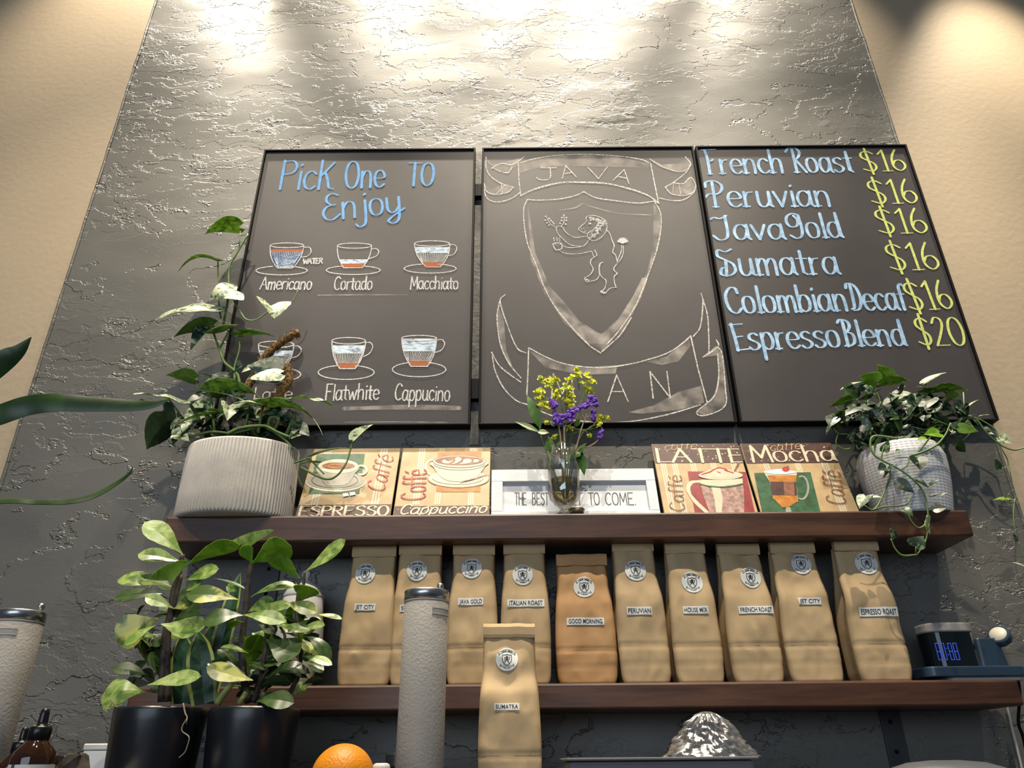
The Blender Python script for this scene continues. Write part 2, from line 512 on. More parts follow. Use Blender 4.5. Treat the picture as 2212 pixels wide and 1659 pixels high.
# ------------------------------------------------------------------ hand lettering
G = {
    'a': (4.2, "~3.1,4 2.2,5 .9,4.6 .2,2.6 .6,.6 1.6,0 2.6,.9 3.1,2.6/3.2,4.9 3.2,.7 3.8,0"),
    'b': (4, ".4,8 .4,0/~.4,3 1.2,4.8 2.6,4.8 3.3,3 2.9,.8 1.6,0 .4,.8"),
    'c': (3.6, "~3,4.2 2,5 .8,4.4 .2,2.5 .8,.5 2,0 3.1,.8"),
    'd': (4.2, "~3.1,4 2.2,5 .9,4.6 .2,2.5 .7,.5 1.8,0 3.1,1.2/3.1,8 3.1,.5 3.7,0"),
    'e': (3.8, "~.3,2.6 3.1,2.8 2.8,4.4 1.7,5 .6,4.2 .2,2.4 .8,.5 2,0 3.2,.8"),
    'f': (3, "~2.8,7.4 2,8 1.2,7 1.1,5 1.1,0/0,4.8 2.4,4.8"),
    'g': (4.2, "~3.1,4 2.2,5 .9,4.6 .2,2.7 .8,.9 1.9,.6 3.1,1.8/~3.1,4.8 3.1,0 2.8,-2 1.5,-3 .3,-2.3"),
    'h': (4.2, ".4,8 .4,0/~.4,3 1.4,4.8 2.6,4.8 3.1,3.5 3.1,0"),
    'i': (1.6, ".7,4.8 .7,0/.6,6.6 .8,6.9"),
    'j': (2.4, "~1.5,4.8 1.5,-1 1,-2.7 -.2,-3 -.8,-2.2/1.4,6.6 1.6,6.9"),
    'k': (3.8, ".4,8 .4,0/3,4.8 .4,2.2/1.2,3 3.2,0"),
    'l': (1.6, ".7,8 .7,0"),
    'm': (5.6, ".4,4.8 .4,0/~.4,3 1.2,4.8 2.1,4.6 2.4,3 2.4,0/~2.4,3 3.4,4.8 4.3,4.6 4.6,3 4.6,0"),
    'n': (4.2, ".4,4.8 .4,0/~.4,3 1.4,4.8 2.6,4.7 3.1,3.2 3.1,0"),
    'o': (4, "~1.7,5 .6,4.4 .2,2.5 .7,.5 1.7,0 2.8,.6 3.2,2.5 2.8,4.4 1.7,5"),
    'p': (4, ".4,4.8 .4,-3/~.4,3.4 1.2,4.9 2.5,4.8 3.2,2.8 2.7,.6 1.5,0 .4,1"),
    'r': (3.1, ".4,4.8 .4,0/~.4,3 1.1,4.5 2.4,4.8"),
    's': (3.6, "~2.8,4.4 1.8,5 .6,4.4 .7,3.2 2.3,2.2 2.9,1.2 2.2,.2 1,0 .2,.7"),
    't': (2.9, "1.2,7 1.2,.6 2,0/0,4.8 2.6,4.8"),
    'u': (4.2, "~.4,4.8 .4,1.5 1,.1 2.2,.2 3.1,1.8/3.1,4.8 3.1,.5 3.7,0"),
    'v': (3.8, ".1,4.8 1.6,0 3.2,4.8"),
    'w': (5.2, ".1,4.8 1.2,0 2.3,4 3.4,0 4.6,4.8"),
    'y': (4.2, "~.3,4.8 .4,1.5 1.2,.3 2.3,.6 3.1,2/~3.2,4.8 3.1,-.5 2.6,-2.4 1.4,-3 .4,-2.2 1.4,-1 4.4,1.2"),
    'A': (5, "0,0 2.2,8 4.4,0/.9,3 3.5,3"),
    'B': (4.8, ".5,8 .5,0/~.5,8 2.8,7.8 3.4,6.2 2.6,4.5 .5,4.2/~.5,4.2 3.2,4 4,2.2 3,.3 .5,0"),
    'C': (4.6, "~4,6.8 2.8,8 1.2,7.2 .3,4.2 .8,1.2 2.2,0 3.8,.8"),
    'D': (4.8, ".5,8 .5,0/~.5,8 2.8,7.5 4,5 4,3 2.8,.6 .5,0"),
    'E': (4.5, "3.8,8 .5,8 .5,0 3.9,0/.5,4.2 3,4.2"),
    'F': (4.2, "3.8,8 .5,8 .5,0/.5,4.2 2.8,4.2"),
    'G': (4.8, "~4,6.8 2.8,8 1.2,7.2 .3,4.2 .8,1.2 2.2,0 3.8,.8/2.4,3.6 4,3.6 4,.4"),
    'H': (4.6, ".5,8 .5,0/4,8 4,0/.5,4.2 4,4.2"),
    'I': (1.5, ".7,8 .7,0"),
    'J': (4.4, "1,8 4,8/~2.8,8 2.8,1.6 2,0 .8,.2 .2,1.5"),
    'K': (4.4, ".5,8 .5,0/3.6,7.4 .5,3.4/~1.6,4.6 2.4,2.6 3,.4 4.2,0"),
    'L': (4, ".5,8 .5,0 3.8,0"),
    'M': (5.6, ".3,0 .7,8 2.6,2 4.5,8 5,0"),
    'N': (4.8, ".4,0 .4,8 4,0 4,8"),
    'O': (5, "~2.3,8 .9,7 .3,4 .9,1 2.3,0 3.7,1 4.3,4 3.7,7 2.3,8"),
    'P': (4.4, ".5,8 .5,0/~.5,7.8 2.8,7.9 3.8,6.3 3,4.6 .5,4"),
    'R': (4.6, ".5,8 .5,0/~.5,8 2.8,7.9 3.6,6.2 2.8,4.5 .5,4.2/1.6,4.2 4.2,0"),
    'S': (4.4, "~3.8,6.9 2.6,8 1,7.4 .7,5.7 2,4.5 3.5,3.2 3.6,1.2 2.3,0 .4,1"),
    'T': (4.4, "0,8 4.4,8/2.2,8 2.2,0"),
    'V': (4.6, "0,8 2.2,0 4.4,8"),
    'W': (6, "0,8 1.4,0 3,6 4.4,0 5.8,8"),
    'Y': (4.4, "0,8 2.2,4.2 4.4,8/2.2,4.2 2.2,0"),
    '$': (4.6, "~3.8,6.8 2.4,7.8 .9,7.2 .7,5.6 2,4.3 3.4,3 3.6,1.3 2.4,.1 .3,1/2.1,9 2.4,-1"),
    '1': (3, ".5,6.6 1.8,8 1.8,0/.4,0 3,0"),
    '6': (4.2, "~2.2,8 1,5.6 .5,3 .8,1 2,0 3.2,.9 3.5,2.4 2.7,3.9 1.4,3.8 .6,2.4"),
    '2': (4.4, "~.6,6.4 1.6,8 3,7.6 3.3,6 2.4,3.6 .5,0/.5,0 3.9,.1"),
    '0': (4.6, "~2.2,8 .9,7 .3,4 .9,1 2.2,0 3.5,1 4.1,4 3.5,7 2.2,8"),
    '.': (1.5, ".5,.1 .7,.3"),
    '\u00e9': (3.8, "~.3,2.6 3.1,2.8 2.8,4.4 1.7,5 .6,4.2 .2,2.4 .8,.5 2,0 3.2,.8/1.6,6.2 2.8,7.4"),
    '\u0190': (4.6, "~3.9,7.3 2.6,8 1.3,7.2 1.2,5.6 2.4,4.4 3.2,4.5/~3.2,4.5 1.2,4 .3,2.2 1,.3 2.6,0 4.3,1.4"),
    # flourished capitals of the price board
    'f_F': (4.8, ".2,8.4 4.6,8.6/~1.2,8.4 1.6,5 1.6,0/~1.4,4.6 2.4,4.4 3.2,5/.9,0 2.4,0"),
    'f_P': (5, "~.2,6.6 .6,8.2 2.6,8.6 4.2,7 3.6,4.8 1.8,3.8/~2,8.2 2,4 2,0/~-.2,3 .8,4.2 2.2,4.2/1.2,0 2.8,0"),
    'f_R': (5.2, "~-.2,7.2 1,8.6 3,8.6 4,7 3,5 1.6,4.6/1.9,8.4 1.9,0/2.2,4.6 4.8,0/1.2,0 2.6,0"),
    'f_J': (5, "~.2,7 1,7.6 2.4,7.2 4,8.2/~3.6,8 3.6,2 2.8,.2 1.4,0 .2,1.4"),
    'f_G': (4.8, "~3.6,7.6 2.2,8.2 .6,7.2 .2,5.2 1,3.8 2.6,4 3.2,5.8 2.4,7.4/~3.6,7.6 3.8,3 3.2,.6 1.8,0 .4,1"),
    'f_S': (5, "~4,8 2.4,7.2 .8,7.8 .4,6 2,4.8 3.8,3.4 4,1.2 2.4,0 .6,.4 1,2.2 2.2,2.2/~2.2,4.6 2,2 1.8,0"),
    'f_D': (4.8, "~.2,7 .8,8.4 2.8,8 4,5.6 4,2.6 2.8,.4 1,0/~1.8,8 1.7,4 1.4,1 .4,.4"),
    'f_B': (4.8, "~.2,7.4 1,8.4 2.8,8 3.4,6.4 2.6,4.8 1.6,4.4/~1.6,4.4 3.6,3.8 3.8,1.4 2.6,.2 .8,0/1.7,8 1.7,0"),
    'f_E': (5, "4.4,8 .6,7.8/~1.2,8 1.6,4 1.8,0/1.5,4 3.8,4.2/1.4,0 5,.3"),
    'f_C': (4.6, "~3.8,6.2 3.4,7.6 2,7.8 .6,6 .4,3.4 1.2,.8 2.8,0 4.2,1.4"),
}


LIFT = [0]


def ribbon(mb, pl, P, w, off, calli=False, mi=0):
    """a flat stroke along the 2-D points P on the plane; calli = broad pen, thick on the verticals"""
    P = [Vector((p[0], p[1])) for p in P]
    Q = [P[0]]
    for p in P[1:]:
        if (p - Q[-1]).length > 1e-6:
            Q.append(p)
    P = Q
    N = len(P)
    if N < 2:
        return
    for k in range(1, N - 1):
        if (P[k] - P[k - 1]).normalized().dot((P[k + 1] - P[k]).normalized()) < 0.6:
            ribbon(mb, pl, P[:k + 1], w, off, calli, mi)
            ribbon(mb, pl, P[k:], w, off, calli, mi)
            return
    LIFT[0] = (LIFT[0] + 1) % 23
    off += LIFT[0] * 6e-6
    vs = []
    ws = []
    for k in range(N):
        d = P[min(k + 1, N - 1)] - P[max(k - 1, 0)]
        if d.length < 1e-9:
            d = Vector((1, 0))
        d.normalize()
        ww = w
        if calli:
            ww = w * (0.42 + 0.75 * abs(d.y) ** 1.3)
        elif calli is None:
            ww = w * (0.72 + 0.36 * abs(math.sin(k * 0.31 + P[0].x * 90)))
        n = Vector((-d.y, d.x)) * ww * 0.5
        if 0 < k < N - 1:
            d1 = (P[k + 1] - P[k]).normalized()
            n = n / max(0.5, abs(d1.dot(d)))
        ws.append(ww)
        vs += [pl.p(*(P[k] + n), off + k * 2e-6), pl.p(*(P[k] - n), off + k * 2e-6)]
    mb.add(vs, [(2 * k, 2 * k + 1, 2 * k + 3, 2 * k + 2) for k in range(N - 1)], mi)
    for k in (0, N - 1):
        disc(mb, pl, P[k], ws[k] * 0.5, off + k * 2e-6 + 3e-6, 8, mi)


def disc(mb, pl, c, r, off, n=20, mi=0, ry=None):
    ry = r if ry is None else ry
    mb.add([pl.p(c[0] + r * math.cos(2 * math.pi * i / n), c[1] + ry * math.sin(2 * math.pi * i / n), off) for i in range(n)], [tuple(range(n))], mi)


def fill(mb, pl, P, off, mi=0):
    mb.add([pl.p(p[0], p[1], off) for p in P], [tuple(range(len(P)))], mi)


def word(mb, pl, text, p0, p1, cap, w, off, calli=False, flourish=False, mi=0, slant=0.0, px=True, feet=False, wob=0.0):
    """lettering along the base line p0-p1 (pixels of the photo, put on the plane), cap height in pixels or metres"""
    if px:
        a, b = Vector(pl.px(p0)), Vector(pl.px(p1))
        if isinstance(cap, tuple):
            c = Vector(pl.px(cap))
            dx = (b - a).normalized()
            nrm = Vector((-dx.y, dx.x))
            cap = abs((c - a).dot(nrm))
        else:
            c = Vector(pl.px((p0[0], p0[1] - cap)))
            cap = abs(c.y - a.y)
    else:
        a, b = Vector(p0), Vector(p1)
    gl = []
    for i, ch in enumerate(text):
        if ch == ' ':
            gl.append((3.0, ''))
        elif flourish and 'f_' + ch in G:
            gl.append(G['f_' + ch])
        else:
            gl.append(G[ch])
    tot = sum(g[0] for g in gl) - 0.8
    dx = (b - a) / tot
    dn = dx.normalized()
    dy = Vector((-dn.y, dn.x)) * (cap / 8.0) + dn * (slant * cap / 8.0)
    x = 0.0
    for wd, st in gl:
        jig = rnd(-wob, wob)
        for s in st.split('/'):
            if not s:
                continue
            sm = s[0] == '~'
            pts = [tuple(float(q) for q in p.split(',')) for p in s.lstrip('~').split()]
            if sm:
                cl = pts[0] == pts[-1]
                pts = [tuple(q) for q in catmull([Vector((*p, 0)) for p in pts], 5, cl)]
            P = [a + dx * (x + p[0]) + dy * (p[1] + jig) for p in pts]
            ribbon(mb, pl, P, w, off, calli, mi)
            if feet and len(pts) == 2 and abs(pts[0][0] - pts[1][0]) < 0.3 and pts[1][1] == 0:
                q = pts[1]
                ribbon(mb, pl, [a + dx * (x + q[0] - 0.8) + dy * 0.1, a + dx * (x + q[0] + 0.9) + dy * 0.1], w * 0.6, off, False, mi)
        x += wd


def trace(mb, pl, C, s, w, off, smooth=True, calli=None, mi=0):
    """chalk line through points 'x,y x,y' given in a crop of the photo"""
    P = [pl.px(C(*[float(q) for q in p.split(',')])) for p in s.split()]
    if smooth and len(P) > 2:
        P = [tuple(q)[:2] for q in catmull([Vector((*p, 0)) for p in P], 5, P[0] == P[-1])]
    ribbon(mb, pl, P, w, off, calli, mi)


def area(mb, pl, C, s, off, smooth=False, mi=0):
    P = [pl.px(C(*[float(q) for q in p.split(',')])) for p in s.split()]
    if smooth:
        P = [tuple(q)[:2] for q in catmull([Vector((*p, 0)) for p in P + P[:1]], 5, True)][:-1]
    fill(mb, pl, P, off, mi)


def oval(C, cx, cy, rx, ry, a0=0, a1=360, n=36):
    return [C(cx + rx * math.cos(math.radians(a0 + (a1 - a0) * i / n)), cy + ry * math.sin(math.radians(a0 + (a1 - a0) * i / n))) for i in range(n + 1)]


def ovfill(mb, pl, C, cx, cy, rx, ry, off, mi=0, n=36):
    fill(mb, pl, [pl.px(q) for q in oval(C, cx, cy, rx, ry, n=n)[:-1]], off, mi)


def ovline(mb, pl, C, cx, cy, rx, ry, w, off, a0=0, a1=360, mi=0, n=36):
    ribbon(mb, pl, [pl.px(q) for q in oval(C, cx, cy, rx, ry, a0, a1, n)], w, off, False, mi)


def fontmesh(text):
    cu = bpy.data.curves.new('lettering', 'FONT')
    cu.body = text
    cu.resolution_u = 3
    cu.offset = 0.012
    o = bpy.data.objects.new('lettering', cu)
    COL.objects.link(o)
    dg = bpy.context.evaluated_depsgraph_get()
    dg.update()
    me = bpy.data.meshes.new_from_object(o.evaluated_get(dg))
    vs = [(v.co.x, v.co.y) for v in me.vertices]
    fs = [tuple(p.vertices) for p in me.polygons]
    bpy.data.objects.remove(o)
    bpy.data.curves.remove(cu)
    bpy.data.meshes.remove(me)
    x0, x1 = min(v[0] for v in vs), max(v[0] for v in vs)
    y1 = max(v[1] for v in vs)
    return [((v[0] - x0) / (x1 - x0), v[1] / y1) for v in vs], fs
# ------------------------------------------------------------------ the setting
WALL = 0.03          # front of the dark plaster panel
ZT, ZB = CAM.z + 1.5414, CAM.z + 0.6904
WL, WR = -1.1557, 1.1220


def setting():
    b = MB()
    b.box(WL, WR, WALL, WALL + 0.05, 0, 4.8)
    struct(b.build('wall_back', M_PLASTER, bevel=0.003))
    b = MB()
    b.box(-3.2, WL, WALL + 0.006, WALL + 0.05, 0, 4.8)
    struct(b.build('wall_left', M_BEIGE))
    b = MB()
    b.box(WR, 3.2, WALL + 0.006, WALL + 0.05, 0, 4.8)
    struct(b.build('wall_right', M_BEIGE))
    b = MB()
    b.box(-3.2, 3.2, -7.5, WALL + 0.05, -0.05, 0)
    struct(b.build('floor', mat('floor_tile', (0.16, 0.15, 0.14), 0.5, var=0.1, scale=4)))
    b = MB()
    b.box(-3.2, 3.2, -7.5, WALL + 0.05, 4.8, 4.85)
    struct(b.build('ceiling', mat('ceiling_paint', (0.42, 0.40, 0.37), 0.8, var=0.02, scale=5)))
    # back counter that carries everything in the foreground
    t = thing('counter', 'dark bar counter below the wooden shelves carrying pots, canisters and fruit', 'counter', (0, 0, 0))
    b = MB()
    b.box(-1.35, 1.25, -0.66, -0.145, 1.055, 1.095)
    b.build('worktop', mat('counter_stone', (0.03, 0.03, 0.032), 0.3, var=0.2, scale=40), t, bevel=0.004)
    b = MB()
    b.box(-1.33, 1.23, -0.64, -0.17, 0.0, 1.055)
    b.build('cabinet_body', mat('counter_front', (0.05, 0.045, 0.04), 0.6, var=0.1, scale=10), t)
    # ridge of plaster left along both borders of the dark panel
    b = MB()
    for x, sgn in ((WL, 1), (WR, -1)):
        random.seed(3)
        pts = []
        for k in range(90):
            pts.append((x + sgn * (0.006 + 0.003 * noise.noise(Vector((k * 0.3, x, 0)))), WALL + 0.001, 0.9 + k * 0.03))
        b.tube(pts, [0.0045 + 0.002 * noise.noise(Vector((k * 0.7, 4, x))) for k in range(90)], 6)
    struct(b.build('trim_1', M_PLASTER, smooth=True))


setting()

# ------------------------------------------------------------------ the three blackboards
PB = Pl((0, 0.0061, 0), (1, 0, 0), (0, 0, 1))
BW = 0.594


def board(x0, label):
    x1 = x0 + BW
    t = thing('chalkboard', label, 'chalkboard', ((x0 + x1) / 2, 0.012, ZB), 'chalkboards on the plaster wall')
    b = MB()
    w = 0.005
    b.box(x0, x1, 0, 0.0275, ZT - w, ZT)
    b.box(x0, x1, 0, 0.0275, ZB, ZB + w * 0.7)
    b.box(x0, x0 + w, 0, 0.0275, ZB + w * 0.7, ZT - w)
    b.box(x1 - w, x1, 0, 0.0275, ZB + w * 0.7, ZT - w)
    keep(b.build('frame', M_BLACK, bevel=0.0008), t)
    b = MB()
    b.box(x0 + w, x1 - w, 0.0065, 0.026, ZB + w * 0.7, ZT - w)
    keep(b.build('slate_panel', M_BOARD), t)
    return t


random.seed(11)
T1 = board(-0.689, 'left chalkboard with six drawn coffee cups under a blue handwritten heading')
T2 = board(-0.0762, 'middle chalkboard with a chalk shield, lion and ribbon banners')
T3 = board(0.524, 'right chalkboard listing six roasts in blue with yellow prices')
OFF = 0.0006


def ink(parent, name, mats, fn, label=None):
    b = MB()
    fn(b)
    o = keep(b.build(name, mats), parent)
    if label:
        o['label'] = label
    return o


C4 = crop(540, 310, 4.424)
C5 = crop(540, 660, 4.424)
P4 = lambda x, y: C4(x, y)


def wd(b, C, txt, x0, y0, x1, y1, cap, w, **k):
    s = C(0, 0)
    sc = (C(1, 0)[0] - s[0])
    word(b, PB, txt, C(x0, y0), C(x1, y1), cap * sc, w, OFF, **k)


def heading(b):
    k = dict(calli=True, feet=False)
    wd(b, C4, 'PicK', 268, 438, 775, 436, 272, 0.0066, **k)
    wd(b, C4, 'One', 900, 430, 1275, 415, 255, 0.0066, **k)
    wd(b, C4, 'TO', 1500, 402, 1745, 402, 215, 0.0066, **k)
    wd(b, C4, '\u0190njoy', 690, 738, 1440, 660, 250, 0.0066, **k)


ink(T1, 'heading_lettering', M_BLUE, heading, 'blue handwritten heading')


def cup(nm, C, cx, ry0, rx, rr, by, bx, half, sa, han, layers, cap_txt, extra=None):
    """one drawn cup: rim centre/radii, bottom y and centre, saucer, handle points, fillings, caption"""
    b = MB()
    w = 0.0028

    def edge(y):
        t = max(0.0, min(1.0, (y - ry0) / (by - ry0)))
        return cx + (bx - cx) * t, half + (rx - half) * (1 - t ** 2.3)

    for (y0, y1, kind) in layers:
        L, R = [], []
        for i in range(7):
            y = y0 + (y1 - y0) * i / 6
            c, h = edge(y)
            L.append((c - h + 4, y))
            R.append((c + h - 4, y))
        poly = [PB.px(C(*q)) for q in L + R[::-1]]
        if kind == 'coffee':
            fill(b, PB, poly, OFF * 0.4, 2)
        elif kind == 'milk':
            fill(b, PB, poly, OFF * 0.4, 1)
        else:
            if kind == 'water':
                fill(b, PB, poly, OFF * 0.4, 3)
            c, h = edge((y0 + y1) / 2)
            n = 17
            for i in range(n + 1):
                f = i / n * 2 - 1
                ct, ht = edge(y0)
                cb, hb = edge(y1)
                sl = 26 if kind != 'hatchv' else 8
                P = [C(max(cb - hb + 8, min(cb + hb - 8, cb + hb * f - sl * 0.6)), y1), C(max(ct - ht + 8, min(ct + ht - 8, ct + ht * f + sl * 0.6)), y0)]
                ribbon(b, PB, [PB.px(q) for q in P], 0.0016, OFF * 0.8, None, 1 if kind == 'water' else 0)
    ovline(b, PB, C, cx, ry0, rx, rr, w, OFF)
    P = []
    for i in range(13):
        y = ry0 + (by - ry0) * i / 12
        c, h = edge(y)
        P.append(C(c - h, y))
    for i in range(13):
        y = by - (by - ry0) * i / 12
        c, h = edge(y)
        P.append(C(c + h, y))
    ribbon(b, PB, [PB.px(q) for q in P], w, OFF, None)
    P = [PB.px(C(*q)) for q in han]
    P = [tuple(q)[:2] for q in catmull([Vector((*p, 0)) for p in P], 5)]
    ribbon(b, PB, P, w, OFF, None)
    sx, sy, srx, sry = sa
    a = math.degrees(math.asin(min(1, (half + 14) / srx)))
    ovline(b, PB, C, sx, sy, srx, sry, w, OFF, -90 + a, 270 - a, n=44)
    for q in cap_txt:
        wd(b, C, *q, 0.0036, calli=None, wob=0.15)
    o = keep(b.build(nm, [M_CHALK, M_MILK, M_COFFEE, M_WATER]), T1)
    return o


cup('cup_drawing', C4, 355, 975, 160, 23, 1192, 335, 72, (303, 1215, 245, 42), [(520, 992), (570, 995), (584, 1035), (555, 1075), (498, 1087)],
    [(1012, 1040, 'coffee'), (1040, 1190, 'water')], [('Americano', 95, 1395, 582, 1395, 118), ('WATER', 508, 1152, 690, 1145, 48)])
cup('cup_drawing', C4, 1000, 978, 163, 25, 1190, 985, 88, (988, 1212, 258, 42), [(1160, 1012), (1200, 1005), (1230, 1030), (1210, 1075), (1140, 1102)],
    [(1108, 1148, 'milk'), (1148, 1190, 'coffee')], [('Cortado', 800, 1400, 1162, 1396, 125)])
cup('cup_drawing', C4, 1740, 957, 168, 26, 1182, 1752, 66, (1722, 1196, 248, 44), [(1912, 970), (1955, 968), (1976, 1005), (1950, 1058), (1900, 1072)],
    [(990, 1046, 'milk'), (1048, 1134, 'hatch'), (1132, 1180, 'coffee')], [('Macchiato', 1530, 1395, 1985, 1392, 122)])
cup('cup_drawing', C5, 250, 372, 168, 30, 600, 255, 66, (250, 660, 235, 66), [(415, 390), (460, 388), (490, 425), (460, 480), (398, 502)],
    [(430, 482, 'milk'), (484, 566, 'hatch'), (562, 600, 'coffee')], [('Latte', 30, 895, 390, 893, 108)])
cup('cup_drawing', C5, 945, 338, 160, 31, 605, 932, 72, (920, 640, 267, 68), [(1105, 356), (1150, 355), (1173, 395), (1145, 455), (1085, 490)],
    [(380, 458, 'milk'), (456, 550, 'hatchv'), (546, 604, 'coffee')], [('Flatwhite', 715, 905, 1225, 898, 150)])
cup('cup_drawing', C5, 1617, 312, 165, 25, 583, 1618, 78, (1617, 612, 255, 70), [(1780, 332), (1835, 328), (1860, 370), (1825, 430), (1755, 452)],
    [(316, 437, 'milk'), (435, 530, 'hatch'), (526, 583, 'coffee')], [('Cappucino', 1380, 905, 1905, 912, 155)])


for P, C_, w_ in (("650,1450 1000,1447 1500,1445", C4, 0.003), ("900,985 1500,972 2000,980", C5, 0.012), ("900,1115 1400,1112 1900,1118", C5, 0.003)):
    ink(T1, 'chalk_smear', [M_SMUDGE], lambda b: trace(b, PB, C_, P, w_, OFF * 0.3))




# ---- middle board
C6 = crop(1020, 310, 3.8138)
C7 = crop(1020, 600, 3.8138)
CL = crop(1140, 420, 6.9125)


def smudges(b):
    area(b, PB, C6, "390,165 500,120 700,100 950,95 1200,110 1460,165 1450,200 1250,195 800,185 560,195 390,245", OFF * 0.3)
    area(b, PB, C6, "455,480 520,900 640,1180 760,1310 880,1460 1060,1575 1200,1450 1330,1250 1440,1070 1490,860 1495,490 1555,600 1530,860 1440,1120 1330,1400 1080,1650 940,1650 760,1480 600,1250 480,950", OFF * 0.3)
    area(b, PB, C7, "560,0 700,230 870,360 980,440 1075,460 1180,380 1300,200 1400,0 1450,0 1390,180 1240,430 1070,600 900,500 700,280 570,50", OFF * 0.35)
    area(b, PB, C6, "110,110 160,170 240,160 440,110 380,170 300,240 200,215 130,160", OFF * 0.3)
    area(b, PB, C6, "110,340 160,385 240,340 340,360 290,410 190,420 120,395", OFF * 0.4)
    area(b, PB, C6, "1450,120 1560,175 1700,165 1760,110 1800,170 1760,220 1660,230 1540,190", OFF * 0.4)
    area(b, PB, C6, "1590,360 1660,320 1740,330 1800,280 1840,360 1800,410 1700,430 1620,400", OFF * 0.4)
    area(b, PB, C7, "1430,690 1600,650 1780,490 1800,560 1700,690 1560,720", OFF * 0.3)
    area(b, PB, C7, "1280,1110 1500,1050 1700,940 1890,890 1910,1030 1700,1090 1400,1120", OFF * 0.3)
    area(b, PB, C7, "2010,560 2060,640 2085,900 2080,1060 1920,1135 1850,1110 1990,980 2030,820 2020,640 1900,655", OFF * 0.4)
    area(b, PB, C7, "210,230 260,330 280,600 360,800 300,720 230,560 205,360", OFF * 0.3)
    area(b, PB, C7, "470,600 600,660 900,740 1200,720 1180,790 900,800 600,740", OFF * 0.25)
    trace(b, PB, C6, "720,550 850,530 915,495 980,520 1200,575 1480,590", 0.004, OFF * 0.5)


ink(T2, 'smudge', [M_SMUDGE], smudges)


def banner(b, part):
    w = 0.0032

    def T(s, ww=w, sm=True, C=C6):
        if (C is C7) == bool(part):
            trace(b, PB, C, s, ww, OFF, sm)

    T("395,160 500,130 700,98 950,90 1200,105 1380,130 1460,160")
    T("400,430 520,375 720,325 880,320 1100,330 1280,370 1440,425 1535,490", 0.005)
    T("380,160 385,300 400,435", w, False)
    T("1470,165 1500,320 1535,490", w, False)
    T("115,110 115,200 150,270 240,330 340,360")
    T("340,360 290,405 190,420 120,395 100,330")
    T("100,330 110,430 160,475 240,480 330,450 395,405")
    T("160,205 240,165 330,175 430,110")
    T("170,200 230,230 300,240 330,190")
    T("1465,130 1560,190 1680,230 1760,220 1800,170 1755,110")
    T("1800,170 1760,240 1660,320 1590,360")
    T("1590,360 1640,415 1740,430 1820,400 1840,345 1800,280 1740,330 1660,325")
    T("1540,450 1640,470 1740,465 1820,410 1842,350")
    for s in ("240,330 250,415", "270,345 200,415", "1700,325 1720,425", "1660,325 1650,415"):
        T(s, 0.0015, False)
    for ch, x0, y0, x1, y1, cp in (('J', 520, 300, 680, 300, 100), ('A', 742, 290, 850, 275, 100), ('V', 960, 292, 1100, 290, 95), ('A', 1160, 305, 1285, 330, 105)):
        part == 0 and wd(b, C6, ch, x0, y0, x1, y1, cp, 0.003, calli=None)
    # lower ribbon
    T("470,580 600,650 760,710 960,738 1120,738 1300,712 1430,680 1600,625 1720,550 1800,480", w, True, C7)
    T("465,580 460,760 450,965", w, False, C7)
    T("1800,480 1860,750 1935,1025", w, False, C7)
    T("455,1040 480,1060 700,1150 1000,1190 1300,1185 1600,1130 1880,1048", w, True, C7)
    T("445,620 370,580 300,420 230,200 270,140", w, True, C7)
    T("225,200 205,330 230,540 300,700 400,825", w, True, C7)
    T("160,615 220,720 300,790 400,860", w, True, C7)
    T("165,640 190,770 260,910 360,1010 450,1045", w, True, C7)
    T("1820,485 1880,400 1900,200 1885,130", w, True, C7)
    T("1905,190 1940,330 1950,600 1930,630", w, True, C7)
    T("1900,655 1980,605 2030,560 2012,515", w, True, C7)
    T("2025,570 2060,640 2085,900 2080,1060 1920,1135 1850,1105 1990,980 2030,820 2022,630", w, True, C7)
    for ch, x0, y0, x1, y1, cp in (('M', 640, 1010, 830, 1015, 220), ('A', 1118, 1020, 1278, 1022, 218), ('N', 1475, 995, 1632, 992, 220)):
        part == 1 and wd(b, C7, ch, x0, y0, x1, y1, cp, 0.003, calli=None)


ink(T2, 'upper_banner_drawing', [M_CHALKDIM], lambda b: banner(b, 0))
ink(T2, 'lower_banner_drawing', [M_CHALKDIM], lambda b: banner(b, 1))


def shield(b):
    T = lambda s, ww=0.0032, sm=True, C=C6: trace(b, PB, C, s, ww, OFF, sm)
    T("452,462 560,468 720,458 850,430 920,398", 0.0035)
    T("920,398 1020,448 1180,472 1350,492 1440,485 1500,475", 0.0035)
    T("455,462 425,540 430,680 460,840 530,1010 600,1200 700,1370 860,1560 960,1655")
    T("1500,475 1550,570 1555,690 1520,880 1450,1080 1350,1330 1210,1540 1110,1655", 0.003)
    T("860,455 960,555 1060,622", 0.003, True, C7)
    T("1070,608 1130,555 1220,470 1310,330", 0.0035, True, C7)


ink(T2, 'shield_drawing', [M_CHALKDIM], shield)


